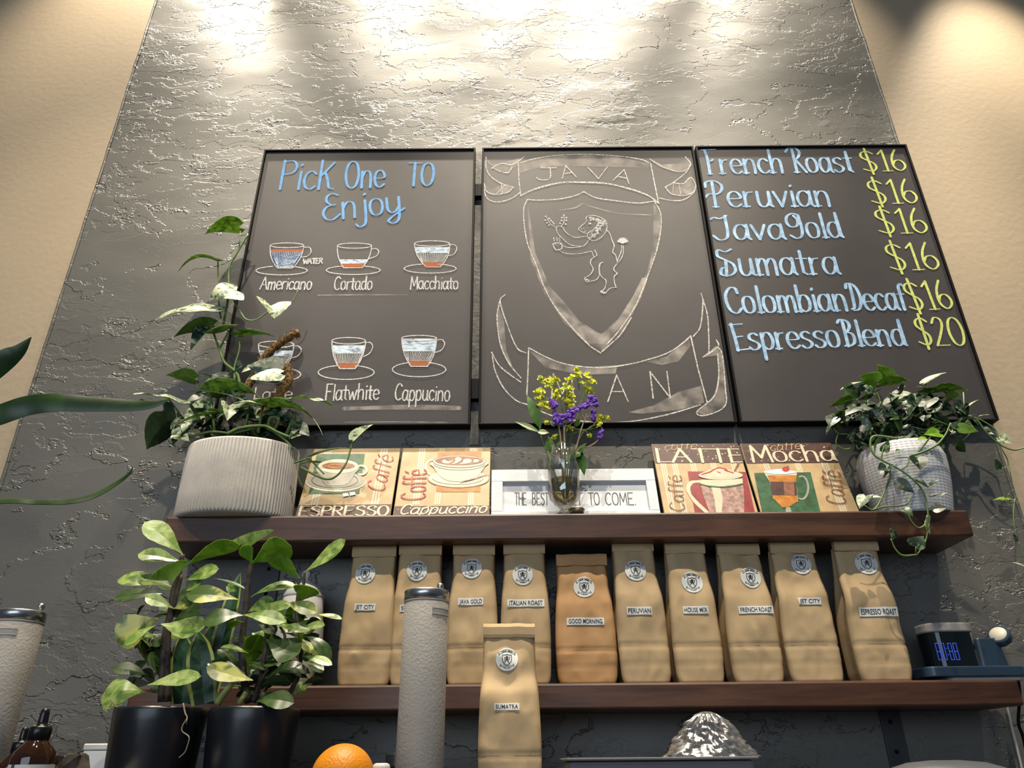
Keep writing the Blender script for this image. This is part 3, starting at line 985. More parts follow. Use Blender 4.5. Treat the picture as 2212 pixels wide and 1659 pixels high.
def lion(b):
    T = lambda s, ww=0.0021, sm=True: trace(b, PB, CL, s, ww, OFF, sm)
    T("880,400 840,440 760,510 780,540 830,570 890,590")
    T("790,500 810,520 840,505", 0.0015)
    T("840,560 870,545", 0.0015)
    T("880,400 870,350 900,325 970,315 1060,335 1130,370 1165,420 1185,490")
    T("1185,490 1160,570 1100,640 1010,690 930,680 890,620 910,570 980,530 1040,470 1050,420")
    ovfill(b, PB, CL, 928, 436, 22, 16, OFF, n=12)
    random.seed(5)
    for k in range(170):
        a = rnd(-0.2, 1.0)
        t = random.random()
        x = 920 + 250 * t + rnd(-30, 30)
        y = 345 + 60 * t if random.random() < 0.35 else None
        if y is None:
            s = random.random()
            x = 1130 - 190 * s + rnd(-45, 45)
            y = 400 + 240 * s + rnd(-35, 35)
        else:
            y += rnd(-18, 40)
        r = rnd(8, 18)
        ang = rnd(0, 3.1)
        trace(b, PB, CL, "%f,%f %f,%f" % (x, y, x + r * math.cos(ang) * 1.6, y + r * math.sin(ang) * 1.6), 0.0017, OFF)
    T("870,625 780,640 690,640 610,600 550,545 525,500 480,475 440,480 425,510 450,590 530,670 610,740 700,770 820,775 870,740 905,690")
    T("510,765 600,795 720,795 820,775")
    T("475,835 540,875 650,893 780,885 950,850")
    T("385,735 490,730 510,780 500,815 420,830 385,770 385,735", 0.003)
    T("400,745 440,765 495,745", 0.0016)
    for x in (385, 430, 470):
        T("%d,645 %d,660 %d,680 %d,702" % (x + 8, x - 2, x + 12, x + 2), 0.0018)
    T("405,485 350,450 310,400 280,350")
    T("500,470 535,430 545,380 540,320")
    for x, y in ((268, 330), (262, 385), (285, 425), (320, 460), (318, 362), (345, 392), (370, 415), (388, 440), (540, 312), (508, 350), (505, 390), (485, 432), (578, 350), (578, 388), (568, 445)):
        ovfill(b, PB, CL, x, y, 15, 12, OFF, n=10)
    T("1185,540 1225,590 1260,690 1290,770 1270,860 1310,910 1335,1000", 0.0028)
    T("1330,1010 1370,920 1400,830 1400,760", 0.0022)
    T("1335,1030 1390,970 1425,870 1425,770", 0.0022)
    for k in range(14):
        a = math.radians(200 + 140 * k / 13)
        T("1415,735 %f,%f" % (1418 + 85 * math.cos(a), 735 + 85 * math.sin(a)), 0.0022, False)
    T("1330,1040 1285,1100 1300,1150 1335,1180 1290,1230 1295,1320 1320,1392", 0.0026)
    T("1320,1392 1240,1400 1200,1430 1160,1475", 0.0022)
    T("955,850 985,935", 0.0022, False)
    T("1000,835 1030,910 950,970 940,1040 975,1110 950,1180 900,1225", 0.0026)
    T("900,1225 850,1250 880,1310 940,1300 1030,1270 1075,1200", 0.0022)
    T("1120,1015 1085,1030 1065,1100 1075,1195", 0.0034)
    T("1075,1195 1120,1250 1165,1280 1165,1360 1130,1430 1085,1450 1130,1480 1170,1470", 0.0024)
    for x, y in ((880, 1270), (905, 1285), (1110, 1455), (1140, 1465)):
        ovfill(b, PB, CL, x, y, 16, 12, OFF, n=10)


ink(T2, 'lion_drawing', [M_CHALK], lion, 'small chalk lion holding a cup')

# ---- right board
C8 = crop(1490, 300, 3.16)


def roasts(b):
    k = dict(calli=True, flourish=True, feet=True)
    w = 0.0072
    for r in (('French', 100, 240, 640, 232, 155), ('Roast', 690, 230, 1118, 226, 155), ('Peruvian', 120, 465, 962, 460, 165),
              ('Java', 160, 690, 645, 684, 160), ('Gold', 682, 680, 1042, 672, 165), ('Sumatra', 200, 935, 1018, 922, 180),
              ('Colombian', 255, 1192, 1080, 1172, 178), ('Decaf', 1100, 1172, 1490, 1165, 175), ('Espresso', 285, 1445, 1028, 1420, 178), ('Blend', 1040, 1415, 1476, 1410, 172)):
        wd(b, C8, *r, w, **k)


def prices(b):
    for r in (('$16', 1185, 225, 1478, 215, 140), ('$16', 1240, 445, 1557, 436, 160), ('$16', 1290, 648, 1625, 640, 165), ('$16', 1368, 900, 1706, 888, 180), ('$16', 1500, 1172, 1800, 1156, 190), ('$20', 1565, 1410, 1885, 1410, 190)):
        wd(b, C8, *r, 0.0058, calli=True)


ink(T3, 'roast_lettering', M_PALEBLUE, roasts, 'blue handwritten list of roasts')
ink(T3, 'price_lettering', M_YELLOW, prices, 'yellow handwritten prices')

# ---- metal strip with clips in the gap between the left and the middle board
zs0, zs1 = atY(1022, 962, WALL).z, atY(1030, 330, WALL).z
t = thing('mounting_strip', 'narrow grey wall strip in the gap between left and middle chalkboards', 'strip', (-0.086, WALL, zs0))
b = MB()
b.box(-0.097, -0.0745, WALL - 0.0045, WALL + 0.001, zs0, zs1)
keep(b.build('strip', mat('strip_metal', (0.10, 0.098, 0.09), 0.55, 0.1, var=0.35, scale=70, bump=0.002, bscale=120)), t)
for y0, y1 in ((862, 818), (424, 398)):
    b = MB()
    b.box(-0.0945, -0.0767, WALL - 0.022, WALL - 0.0045, atY(1022, y0, 0.01).z, atY(1022, y1, 0.01).z)
    keep(b.build('clip', M_BLACK, bevel=0.001), t)
# ------------------------------------------------------------------ shelves
SF = -0.11            # front edge of both shelves
US_T, US_B = CAM.z + 0.4450, CAM.z + 0.3915
LS_T, LS_B = CAM.z + 0.1275, CAM.z + 0.0835
SX0, SX1 = -0.695, 0.913


def shelf(name_label, zt, zb, plates, grp='wooden wall shelves'):
    t = thing('wall_shelf', name_label, 'shelf', ((SX0 + SX1) / 2, -0.04, zb), grp)
    b = MB()
    b.box(SX0, SX1, SF, WALL - 0.001, zb, zt)
    keep(b.build('plank', M_WALNUT, bevel=0.004), t)
    for x0, x1, z0, z1, scr in plates:
        b = MB()
        b.box(x0, x1, WALL - 0.005, WALL + 0.0005, z0, z1)
        br = keep(b.build('bracket_plate', M_PLATE, bevel=0.0008), t)
        for sx, sz in scr:
            c = MB()
            M = Matrix.Translation((sx, WALL - 0.005, sz)) @ Matrix.Rotation(math.pi / 2, 4, 'X')
            c.lathe([(0.0001, 0.0025), (0.0035, 0.002), (0.0042, 0.0)], n=14, M=M)
            o = c.build('screw', M_BLACK, smooth=True)
            o.parent = br
            
            o.matrix_parent_inverse = Matrix.Identity(4)
    return t


M_PLATE = mat('bracket_steel', (0.045, 0.047, 0.050), 0.5, 0.2, var=0.1, scale=30)
pz = lambda x, y: atY(x, y, WALL - 0.005)
shelf('upper dark walnut shelf carrying the leafy planter, tiles and vase', US_T, US_B,
      [(pz(540, 1260).x, pz(600, 1260).x, pz(600, 1330).z, US_B, [(pz(581, 1229).x, pz(581, 1229).z), (pz(574, 1282).x, pz(574, 1282).z)])])
shelf('lower dark walnut shelf carrying the row of kraft coffee bags', LS_T, LS_B,
      [(pz(1904, 1560).x, pz(1948, 1560).x, LS_B - 0.16, LS_B, [(pz(1923, 1559).x, pz(1923, 1559).z), (pz(1937, 1624).x, pz(1937, 1624).z)])])

# ------------------------------------------------------------------ kraft coffee bags
M_KRAFT = mat('kraft_paper', (0.53, 0.385, 0.215), 0.62, var=0.07, scale=22, bump=0.0012, bscale=34, spec=0.3)
M_KRAFT2 = mat('brown_kraft_paper', (0.52, 0.30, 0.135), 0.62, var=0.07, scale=22, bump=0.0012, bscale=34, spec=0.3)
M_STICK = mat('sticker_paper', (0.72, 0.74, 0.72), 0.5, var=0.02, scale=50)
M_INK = mat('print_ink', (0.025, 0.028, 0.026), 0.6, var=0.1, scale=100)


class Bag:
    def __init__(s, X, Y, Z, w, d, h, seed, lean=0.0):
        s.X, s.Y, s.Z, s.w, s.d, s.h, s.seed, s.lean = X, Y, Z, w, d, h, seed, lean

    def front(s, x, z):
        """local depth of the front sheet (y grows to the back)"""
        f = z / s.h
        y = 0.0
        if f > 0.60:
            y += (f - 0.60) / 0.40 * s.d * 0.36
        # filled belly, fold lines near the foot, hand-crumpled paper
        y -= 0.0035 * max(0, math.sin(math.pi * min(1, f / 0.7))) * (1 - (2 * x / s.w) ** 2)
        for fz, dep in ((0.245, 0.0035), (0.125, 0.0012)):
            y += dep * math.exp(-((f - fz) / 0.012) ** 2)
        q = Vector((x * 28, z * 17, s.seed * 3.7))
        y += 0.0062 * noise.noise(q) * min(1, f * 6) + 0.0045 * abs(noise.noise(q * 1.5 + Vector((5, 1, 2))))
        # V-shaped dent under the roll
        y += 0.0055 * math.exp(-((f - (0.66 + 0.9 * abs(x + 0.006 * math.sin(s.seed)))) / 0.10) ** 2)
        return y

    def build(s, root, mtl):
        b = MB()
        nz, nx, ns = 46, 20, 8
        H = s.h * 0.945
        rings = []
        for k in range(nz + 1):
            z = H * k / nz
            f = z / s.h
            yb = s.d
            if f > 0.5:
                yb = s.d - (f - 0.5) / 0.45 * s.d * 0.5
            wv = s.w * (1 - 0.02 * f) + 0.006 * max(0, math.sin(math.pi * min(1, max(0, f) / 0.62)))
            if f < 0.05:
                wv *= 0.93 + 0.07 * f / 0.05
            if f > 0.62:
                wv *= 1 - 0.06 * min(1, (f - 0.62) / 0.12)
            R = []
            for i in range(nx + 1):
                u = i / nx * 2 - 1
                x = u * wv / 2
                edge = 0.006 * max(0, abs(u) - 0.86) / 0.14
                R.append(Vector((x, s.front(x, z) + edge, z)))
            yr = R[-1].y
            pinch = 0.35 * (0.15 + 0.85 * max(0, min(1, (f - 0.35) / 0.5))) * s.d
            for i in range(1, ns):
                t = i / ns
                y = yr + (max(yb, yr + 0.004) - yr) * t
                R.append(Vector((wv / 2 - pinch * (1 - abs(2 * t - 1)) * 0.8, y, z)))
            yl = R[0].y
            R.append(Vector((wv / 2, max(yb, yr + 0.004), z)))
            R.append(Vector((-wv / 2, max(yb, yl + 0.004), z)))
            for i in range(1, ns):
                t = 1 - i / ns
                y = yl + (max(yb, yl + 0.004) - yl) * t
                R.append(Vector((-wv / 2 + pinch * (1 - abs(2 * t - 1)) * 0.8, y, z)))
            rings.append(R)
        n = len(rings[0])
        vs = [q + Vector((s.lean * q.z / s.h, 0, 0)) for R in rings for q in R]
        fs = []
        for k in range(nz):
            for i in range(n):
                j = (i + 1) % n
                fs.append((k * n + i, k * n + j, (k + 1) * n + j, (k + 1) * n + i))
        fs.append(tuple(range(n - 1, -1, -1)))
        fs.append(tuple(nz * n + i for i in range(n)))
        b.add(vs, fs)
        o = b.build('bag_body', mtl, root, smooth=True)
        # rolled-down top
        yt = s.front(0, H)
        b = MB()
        prof = [(-0.004, -0.001), (-0.0055, 0.004), (-0.0055, 0.016), (-0.003, 0.0215), (0.002, 0.0225), (0.007, 0.020), (0.007, 0.0)]
        wv = s.w * 0.925
        N = 12
        vs = []
        for i in range(N + 1):
            x = -wv / 2 + wv * i / N
            for (py, pz_) in prof:
                wob = 0.0012 * noise.noise(Vector((x * 40, s.seed, 1)))
                vs.append(Vector((x + s.lean * 0.95, yt + py + wob, H - 0.006 + pz_ + wob * 1.5)))
        m = len(prof)
        fs = []
        for i in range(N):
            for k in range(m):
                j = (k + 1) % m
                fs.append((i * m + k, (i + 1) * m + k, (i + 1) * m + j, i * m + j))
        fs += [tuple(range(m)), tuple(N * m + k for k in range(m - 1, -1, -1))]
        b.add(vs, fs)
        b.build('folded_top', mtl, root)
        return o

    def local(s, px):
        """photo point on the front sheet -> local (x, z)"""
        y = 0.0
        for _ in range(4):
            q = atY(px[0], px[1], s.Y + y)
            x, z = q.x - s.X - s.lean * (q.z - s.Z) / s.h, q.z - s.Z
            y = s.front(x, min(z, s.h * 0.94))
        return x, z

    def on(s, x, z, off):
        return Vector((x + s.lean * z / s.h, s.front(x, z) - off, z))


def bag(px0, px1, pybase, ytop, Y, Z, d, label, seed, sticker, strip, text, mtl=None, lean=0.0, grp='kraft coffee bags on the lower shelf', h=None):
    a, c = atY(px0, pybase, Y), atY(px1, pybase, Y)
    w = c.x - a.x
    if h is None:
        h = atY((px0 + px1) / 2, ytop, Y + d * 0.3).z - Z
    g = Bag((a.x + c.x) / 2, Y, Z, w, d, h, seed, lean)
    t = thing('coffee_bag', label, 'coffee bag', (g.X, Y, Z), grp)
    g.build(t, mtl or M_KRAFT)
    # round sticker with the crest
    sx, sz = g.local(sticker[:2])
    e = g.local((sticker[0] + sticker[2], sticker[1]))
    R = max(0.014, abs(e[0] - sx))
    b = MB()
    nr, na = 5, 28
    vs = [g.on(sx, sz, 0.0016)]
    for i in range(1, nr + 1):
        for k in range(na):
            an = 2 * math.pi * k / na
            vs.append(g.on(sx + R * i / nr * math.cos(an), sz + R * i / nr * math.sin(an), 0.0016))
    fs = [(0, 1 + k, 1 + (k + 1) % na) for k in range(na)]
    for i in range(nr - 1):
        for k in range(na):
            j = (k + 1) % na
            fs.append((1 + i * na + k, 1 + (i + 1) * na + k, 1 + (i + 1) * na + j, 1 + i * na + j))
    b.add(vs, fs)
    st = b.build('round_sticker', M_STICK, t, smooth=True)

    class Skin:
        def p(self, u, v, off=0.0):
            return g.on(sx + u * R, sz + v * R, 0.0020 + off * 0.3)

    sk = Skin()
    b = MB()
    cm = lambda s_: [tuple(q)[:2] for q in catmull([Vector((*[float(z) for z in p.split(',')], 0)) for p in s_.split()], 4)]
    for s_, w_ in (("-.40,.38 -.2,.36 0,.42 .2,.36 .40,.38", .06), ("-.40,.38 -.42,.05 -.34,-.25 0,-.52 .34,-.25 .42,.05 .40,.38", .06),
                   ("-.50,.52 -.25,.62 0,.66 .25,.62 .50,.52", .035), ("-.50,.72 -.25,.82 0,.86 .25,.82 .50,.72", .035),
                   ("-.50,.52 -.74,.36 -.66,.52 -.80,.56 -.50,.72", .035), ("-.50,.52 -.50,.72", .03), (".50,.52 .74,.36 .66,.52 .80,.56 .50,.72", .035), (".50,.52 .50,.72", .03),
                   ("-.62,-.38 -.50,-.58 -.66,-.56 -.52,-.44", .035), (".62,-.38 .50,-.58 .66,-.56 .52,-.44", .035), ("-.45,-.55 -.2,-.72 0,-.76 .2,-.72 .45,-.55", .035), ("-.34,-.50 0,-.62 .34,-.50", .03),
                   ("-.22,-.72 .22,-.72", .06)):
        ribbon(b, sk, cm(s_), w_, 0)
    # rampant lion
    for pts in ("-.08,.28 .02,.30 .10,.22 .14,.10 .08,0 .12,-.10 .10,-.16 -.02,-.10 -.06,.02 -.14,.10 -.10,.20",
                ".06,-.06 .16,-.14 .18,-.28 .26,-.32 .14,-.34 .10,-.22 .02,-.14", "-.02,-.06 -.10,-.18 -.20,-.26 -.24,-.20 -.14,-.10 -.06,.02",
                "-.08,.12 -.18,.16 -.28,.22 -.26,.14 -.16,.08", "-.06,.06 -.16,.02 -.26,.04 -.24,-.03 -.12,-.04"):
        fill(b, sk, [tuple(float(z) for z in p.split(',')) for p in pts.split()], 0.0003)
    ribbon(b, sk, cm(".12,-.06 .24,.02 .20,.14 .28,.22"), .05, 0)
    word(b, sk, 'JAVA', (-.42, .59), (-.04, .67), .13, .035, 0.0003, px=False)
    word(b, sk, 'MAN', (.06, .67), (.42, .59), .13, .035, 0.0003, px=False)
    b.build('crest_print', M_INK, st)
    # name strip
    x0, x1, y0, y1 = strip
    a0, a1 = g.local((x0, (y0 + y1) / 2)), g.local((x1, (y0 + y1) / 2))
    zt_, zb_ = g.local(((x0 + x1) / 2, y0))[1], g.local(((x0 + x1) / 2, y1))[1]
    a0, a1 = (max(a0[0], -w * .47), a0[1]), (min(a1[0], w * .47), a1[1])
    L, Hh = a1[0] - a0[0], zt_ - zb_
    cz = a0[1]
    tilt = 0.35 * (a1[1] - a0[1])

    def lab(u, v, off):
        return g.on(a0[0] + u * L, cz + tilt * u + (v - 0.5) * Hh, off)

    b = MB()
    n = 14
    vs = [lab(i / n, j / 4, 0.0021) for j in range(5) for i in range(n + 1)]
    b.add(vs, [(j * (n + 1) + i, j * (n + 1) + i + 1, (j + 1) * (n + 1) + i + 1, (j + 1) * (n + 1) + i) for j in range(4) for i in range(n)])
    lb = b.build('name_label', M_STICK, t)
    vs, fs = fontmesh(text)
    b = MB()
    b.add([lab(0.05 + v[0] * 0.9, 0.2 + v[1] * 0.6, 0.0026) for v in vs], fs)
    b.build('label_lettering', M_INK, lb)
    return t


BY = -0.091
random.seed(21)
bag(727, 839, 1470, 1180, BY, LS_T, 0.064, 'kraft coffee bag at the left end of the shelf row, beside the white jar', 1, (789, 1239, 22), (766, 811, 1304, 1319), 'JET CITY')
bag(841, 950, 1470, 1176, BY, LS_T, 0.064, 'kraft coffee bag half hidden behind the right grey canister', 2, (901, 1233, 22), (864, 921, 1307, 1322), 'SUMATRA', lean=-0.003)
bag(965, 1072, 1470, 1176, BY, LS_T, 0.064, 'kraft coffee bag on the shelf just right of the grey canister', 3, (1019, 1228, 22), (990, 1044, 1292, 1307), 'JAVA GOLD')
bag(1084, 1190, 1470, 1174, BY, LS_T, 0.064, 'kraft coffee bag on the shelf behind the front bag', 4, (1129, 1242, 22), (1096, 1176, 1295, 1311), 'ITALIAN ROAST')
bag(1207, 1335, 1470, 1200, BY, LS_T, 0.060, 'shortest and brownest kraft coffee bag in the shelf row', 5, (1262, 1268, 22), (1224, 1305, 1335, 1351), 'GOOD MORNING', M_KRAFT2)
bag(1346, 1452, 1470, 1167, BY, LS_T, 0.064, 'tall kraft coffee bag just right of the short brown bag', 6, (1373, 1232, 22), (1354, 1408, 1311, 1328), 'PERUVIAN', lean=-0.004)
bag(1466, 1568, 1470, 1172, BY, LS_T, 0.064, 'fourth kraft coffee bag from the right end of the shelf', 7, (1495, 1258, 22.5), (1475, 1530, 1310, 1326), 'HOUSE MIX')
bag(1590, 1698, 1470, 1175, BY, LS_T, 0.066, 'third kraft coffee bag from the right end, its roll loosened', 8, (1621, 1248, 22), (1595, 1670, 1310, 1326), 'FRENCH ROAST')
bag(1714, 1828, 1470, 1172, BY, LS_T, 0.066, 'second kraft coffee bag from the right end of the shelf', 9, (1730, 1219, 22), (1724, 1773, 1291, 1306), 'JET CITY')
bag(1865, 1978, 1470, 1167, BY, LS_T, 0.066, 'kraft coffee bag at the right end of the row, nearest the clock', 10, (1872, 1217, 23), (1855, 1943, 1312, 1332), 'ESPRESSO ROAST')
CT = 1.095
bag(1036, 1166, 1600, 1349, -0.27, CT, 0.064, 'kraft coffee bag standing on the counter in front of the shelves', 14, (1095, 1424, 24), (1068, 1122, 1519, 1534), 'SUMATRA', grp='coffee bag on the counter')

# ------------------------------------------------------------------ coffee tiles
M_TAN = mat('tile_tan', (0.370, 0.264, 0.142), 0.42, spec=0.25, var=0.14, scale=26)
M_CREAM = mat('tile_cream', (0.471, 0.427, 0.315), 0.42, spec=0.25, var=0.06, scale=60)
M_DKBROWN = mat('tile_dark_brown', (0.055, 0.022, 0.018), 0.42, spec=0.25, var=0.3, scale=70)
M_GREEN = mat('tile_green', (0.023, 0.076, 0.033), 0.42, spec=0.25, var=0.35, scale=60)
M_RED = mat('tile_red', (0.198, 0.017, 0.023), 0.42, spec=0.25, var=0.2, scale=60)
M_ORANGE = mat('tile_amber', (0.363, 0.139, 0.020), 0.42, spec=0.25, var=0.3, scale=50)
M_COCOA = mat('tile_cocoa', (0.172, 0.073, 0.040), 0.42, spec=0.25, var=0.35, scale=90)
M_PORC = mat('tile_porcelain', (0.245, 0.238, 0.198), 0.42, spec=0.25, var=0.12, scale=50)
M_CRIM = mat('tile_crimson', (0.363, 0.033, 0.033), 0.42, spec=0.25, var=0.1, scale=60)
M_MAUVE = mat('tile_mauve', (0.277, 0.172, 0.145), 0.42, spec=0.25, var=0.4, scale=120)
TM = [M_TAN, M_CREAM, M_DKBROWN, M_GREEN, M_RED, M_ORANGE, M_COCOA, M_PORC, M_CRIM, M_MAUVE, M_WHITE]
TAN, CREAM, DKB, GRN, RED, ORA, COC, POR, CRI, MAU, WHI = range(11)


def tile(pxl, pxr, ptl, ptr, ptop, yb, yt, label, art):
    """square tile leaning on the wall; edges seen near its foot and at its top"""
    zb = US_T + 0.0015
    rise = atY((ptl + ptr) / 2, ptop, yt).z - zb
    up = Vector((0, yt - yb, rise)).normalized()
    S = math.hypot(rise, yt - yb)
    pl = Pl((0, yb, zb), (1, 0, 0), up)
    xl = (pl.px((pxl, 1105))[0] + pl.px((ptl, ptop))[0]) / 2
    xr = (pl.px((pxr, 1105))[0] + pl.px((ptr, ptop))[0]) / 2
    c = (xl + xr) / 2
    pl.O = Vector((c, yb, zb))
    t = thing('coffee_tile', label, 'tile', (c, yb, zb), 'leaning coffee tiles on the upper shelf')
    b = MB()
    h = (xr - xl) / 2
    vs = [pl.p(u, v, o) for o in (-0.006, 0) for (u, v) in ((-h, 0), (h, 0), (h, S), (-h, S))]
    b.add(vs, [(0, 3, 2, 1), (4, 5, 6, 7), (0, 1, 5, 4), (1, 2, 6, 5), (2, 3, 7, 6), (3, 0, 4, 7)])
    keep(b.build('tile_body', M_TAN, bevel=0.0012), t)

    class Clip(Pl):
        def __init__(s):
            s.O, s.ux, s.uy, s.n = pl.O, pl.ux, pl.uy, pl.n

        def p(s, u, v, off=0.0):
            return pl.p(max(-h + 0.001, min(h - 0.001, u)), max(0.001, min(S - 0.001, v)), off)

    art(t, Clip(), h, S)
    return t


def layer(t, name, fn, label=None):
    b = MB()
    fn(b)
    o = keep(b.build(name, TM), t)
    if label:
        o['label'] = label


E1 = 0.0003


def stripes(b, pl, us, v0, v1, mi=CREAM):
    for u, w in us:
        for q in (-1, 0, 1):
            x = u + q * w * 1.5
            fill(b, pl, [(x - w / 2, v0), (x + w / 2, v0), (x + w / 2, v1), (x - w / 2, v1)], E1, mi)


def dots(b, pl, h, v0, v1, n, seed):
    random.seed(seed)
    for k in range(n):
        disc(b, pl, (rnd(-h + .004, h - .004), rnd(v0, v1)), rnd(.0008, .0018), E1 * 2.2, 8, CREAM)


def art_espresso(t, pl, h, S):
    C = crop(620, 960, 8.848)

    def pic(b):
        stripes(b, pl, [(-0.065, .004), (0.062, .004)], 0.04, S - .002)
        area(b, pl, C, "570,185 1490,180 1380,945 415,948", E1 * 2, mi=GRN)
        ovfill(b, pl, C, 935, 722, 580, 185, E1 * 3, CREAM)
        ovfill(b, pl, C, 935, 700, 565, 175, E1 * 4, POR)
        ovline(b, pl, C, 915, 695, 440, 142, .0012, E1 * 5, mi=DKB)
        ovline(b, pl, C, 1420, 500, 100, 85, .006, E1 * 5.5, -110, 110, mi=CREAM)
        area(b, pl, C, "605,430 640,620 740,780 860,800 1060,795 1190,740 1290,580 1345,430", E1 * 6, True, POR)
        ovfill(b, pl, C, 985, 430, 385, 135, E1 * 7, CREAM)
        ovfill(b, pl, C, 985, 425, 315, 68, E1 * 8, COC)
        ovline(b, pl, C, 900, 430, 110, 32, .004, E1 * 9, 20, 330, mi=ORA)
        for x, y in ((1120, 975), (1250, 955)):
            area(b, pl, C, "%d,%d %d,%d %d,%d %d,%d" % (x - 60, y - 25, x + 40, y - 40, x + 70, y + 10, x - 40, y + 35), E1 * 5, mi=WHI)

    def band(b):
        fill(b, pl, [(-h + .001, .0012), (h - .001, .0012), (h - .001, .0415), (-h + .001, .0415)], E1 * 2, DKB)
        dots(b, pl, h, .02, .04, 26, 1)

    layer(t, 'cup_picture', pic)
    layer(t, 'title_band', band)
    layer(t, 'title_lettering', lambda b: word(b, pl, 'ESPRESSO', (-h + .005, .009 + .002), (h - .006, .011), .026, .0046, E1 * 4, True, mi=CREAM, px=False))
    layer(t, 'script_lettering', lambda b: word(b, pl, 'Caff\u00e9', C(1850, 920), C(2040, 250), C(1560, 700), .0024, E1 * 5, None, mi=CRI, slant=.25))


def art_capp(t, pl, h, S):
    C = crop(850, 960, 10.05)

    def pic(b):
        stripes(b, pl, [(-0.055, .0035), (-0.01, .003), (0.06, .003)], 0.04, S - .002)
        area(b, pl, C, "965,150 1910,150 1890,1035 920,1035", E1 * 2, mi=ORA)
        ovline(b, pl, C, 850, 500, 150, 160, .006, E1 * 2.6, 60, 300, mi=CREAM)
        ovfill(b, pl, C, 1410, 755, 670, 200, E1 * 3, COC)
        ovfill(b, pl, C, 1410, 748, 655, 190, E1 * 4, CREAM)
        ovline(b, pl, C, 1400, 730, 560, 150, .001, E1 * 5, 10, 170, mi=COC)
        area(b, pl, C, "865,400 885,520 1000,690 1200,800 1480,815 1720,770 1880,640 1975,500 1990,380", E1 * 6, True, CREAM)
        ovfill(b, pl, C, 1430, 382, 570, 135, E1 * 7, CREAM)
        ovline(b, pl, C, 1430, 382, 570, 135, .0011, E1 * 7.5, mi=COC)
        ovline(b, pl, C, 1430, 430, 560, 140, .0011, E1 * 7.5, 10, 170, mi=GRN)
        ovfill(b, pl, C, 1430, 370, 525, 98, E1 * 8, COC)
        for s_ in ("1060,380 1110,345 1180,385 1300,365 1200,430 1090,425", "1340,330 1400,290 1480,330 1440,390 1330,435 1260,440 1340,390", "1530,350 1620,330 1700,370 1640,425 1430,445 1500,400", "1760,340 1860,360 1830,400 1740,410"):
            area(b, pl, C, s_, E1 * 9, True, CREAM)
        trace(b, pl, C, "1440,832 1700,770 2075,650", .003, E1 * 9, mi=MAU)

    def band(b):
        fill(b, pl, [(-h + .001, .0012), (h - .001, .0012), (h - .001, .036), (-h + .001, .036)], E1 * 2, DKB)
        dots(b, pl, h, .02, .035, 22, 2)

    layer(t, 'cup_picture', pic)
    layer(t, 'title_band', band)
    layer(t, 'title_lettering', lambda b: word(b, pl, 'Cappuccino', (-h + .012, .0135), (h - .008, .0165), .026, .0036, E1 * 4, None, mi=CREAM, px=False, slant=.3))
    layer(t, 'script_lettering', lambda b: word(b, pl, 'Coff\u00e9', C(690, 1200), C(725, 560), C(190, 900), .0030, E1 * 5, None, mi=CRI))


def art_latte(t, pl, h, S):
    C = crop(1380, 930, 4.424)

    def pic(b):
        stripes(b, pl, [(-0.08, .003), (-0.055, .003), (-.015, .003), (.03, .003), (.075, .003)], 0.002, S - .05)
        area(b, pl, C, "465,392 1030,397 1110,790 535,790", E1 * 2, mi=RED)
        trace(b, pl, C, "590,488 500,500 470,570 530,670 655,790", .0085, E1 * 3, mi=CREAM)
        trace(b, pl, C, "905,410 955,312", .005, E1 * 3, mi=COC)
        area(b, pl, C, "575,470 990,460 1005,640 1005,800 680,800 620,640", E1 * 4, mi=MAU)
        area(b, pl, C, "690,540 770,535 800,640 790,800 740,800 720,650", E1 * 5, mi=CREAM)
        area(b, pl, C, "575,480 990,465 992,515 785,540 590,522", E1 * 5.5, mi=CREAM)
        trace(b, pl, C, "585,515 680,538 800,545 900,535 990,515", .003, E1 * 6, mi=GRN)
        ovfill(b, pl, C, 780, 432, 212, 42, E1 * 6.5, CREAM)
        area(b, pl, C, "580,430 640,395 700,370 770,360 840,375 910,400 975,435 780,460", E1 * 7, True, CREAM)
        for s_ in ("700,385 760,362 820,372 850,392", "600,425 680,400 700,385", "750,400 775,410", "820,385 900,410"):
            trace(b, pl, C, s_, .003, E1 * 8, mi=CRI)

    def band(b):
        v = pl.px(C(150, 313))[1]
        fill(b, pl, [(-h + .001, v), (h - .001, v), (h - .001, S - .001), (-h + .001, S - .001)], E1 * 2, DKB)
        dots(b, pl, h, v + .003, S - .004, 40, 3)

    layer(t, 'cup_picture', pic)
    layer(t, 'title_band', band)

    def ttl(b):
        word(b, pl, 'LATTE', C(170, 303), C(1015, 303), C(170, 180), .0058, E1 * 4, True, mi=CREAM)
        word(b, pl, 'caff\u00e9', C(240, 195), C(545, 175), C(240, 125), .0016, E1 * 4, None, mi=TAN, slant=.4)
    layer(t, 'title_lettering', ttl)
    layer(t, 'script_lettering', lambda b: word(b, pl, 'Caff\u00e9', C(440, 775), C(405, 440), C(300, 775), .0024, E1 * 5, None, mi=COC))


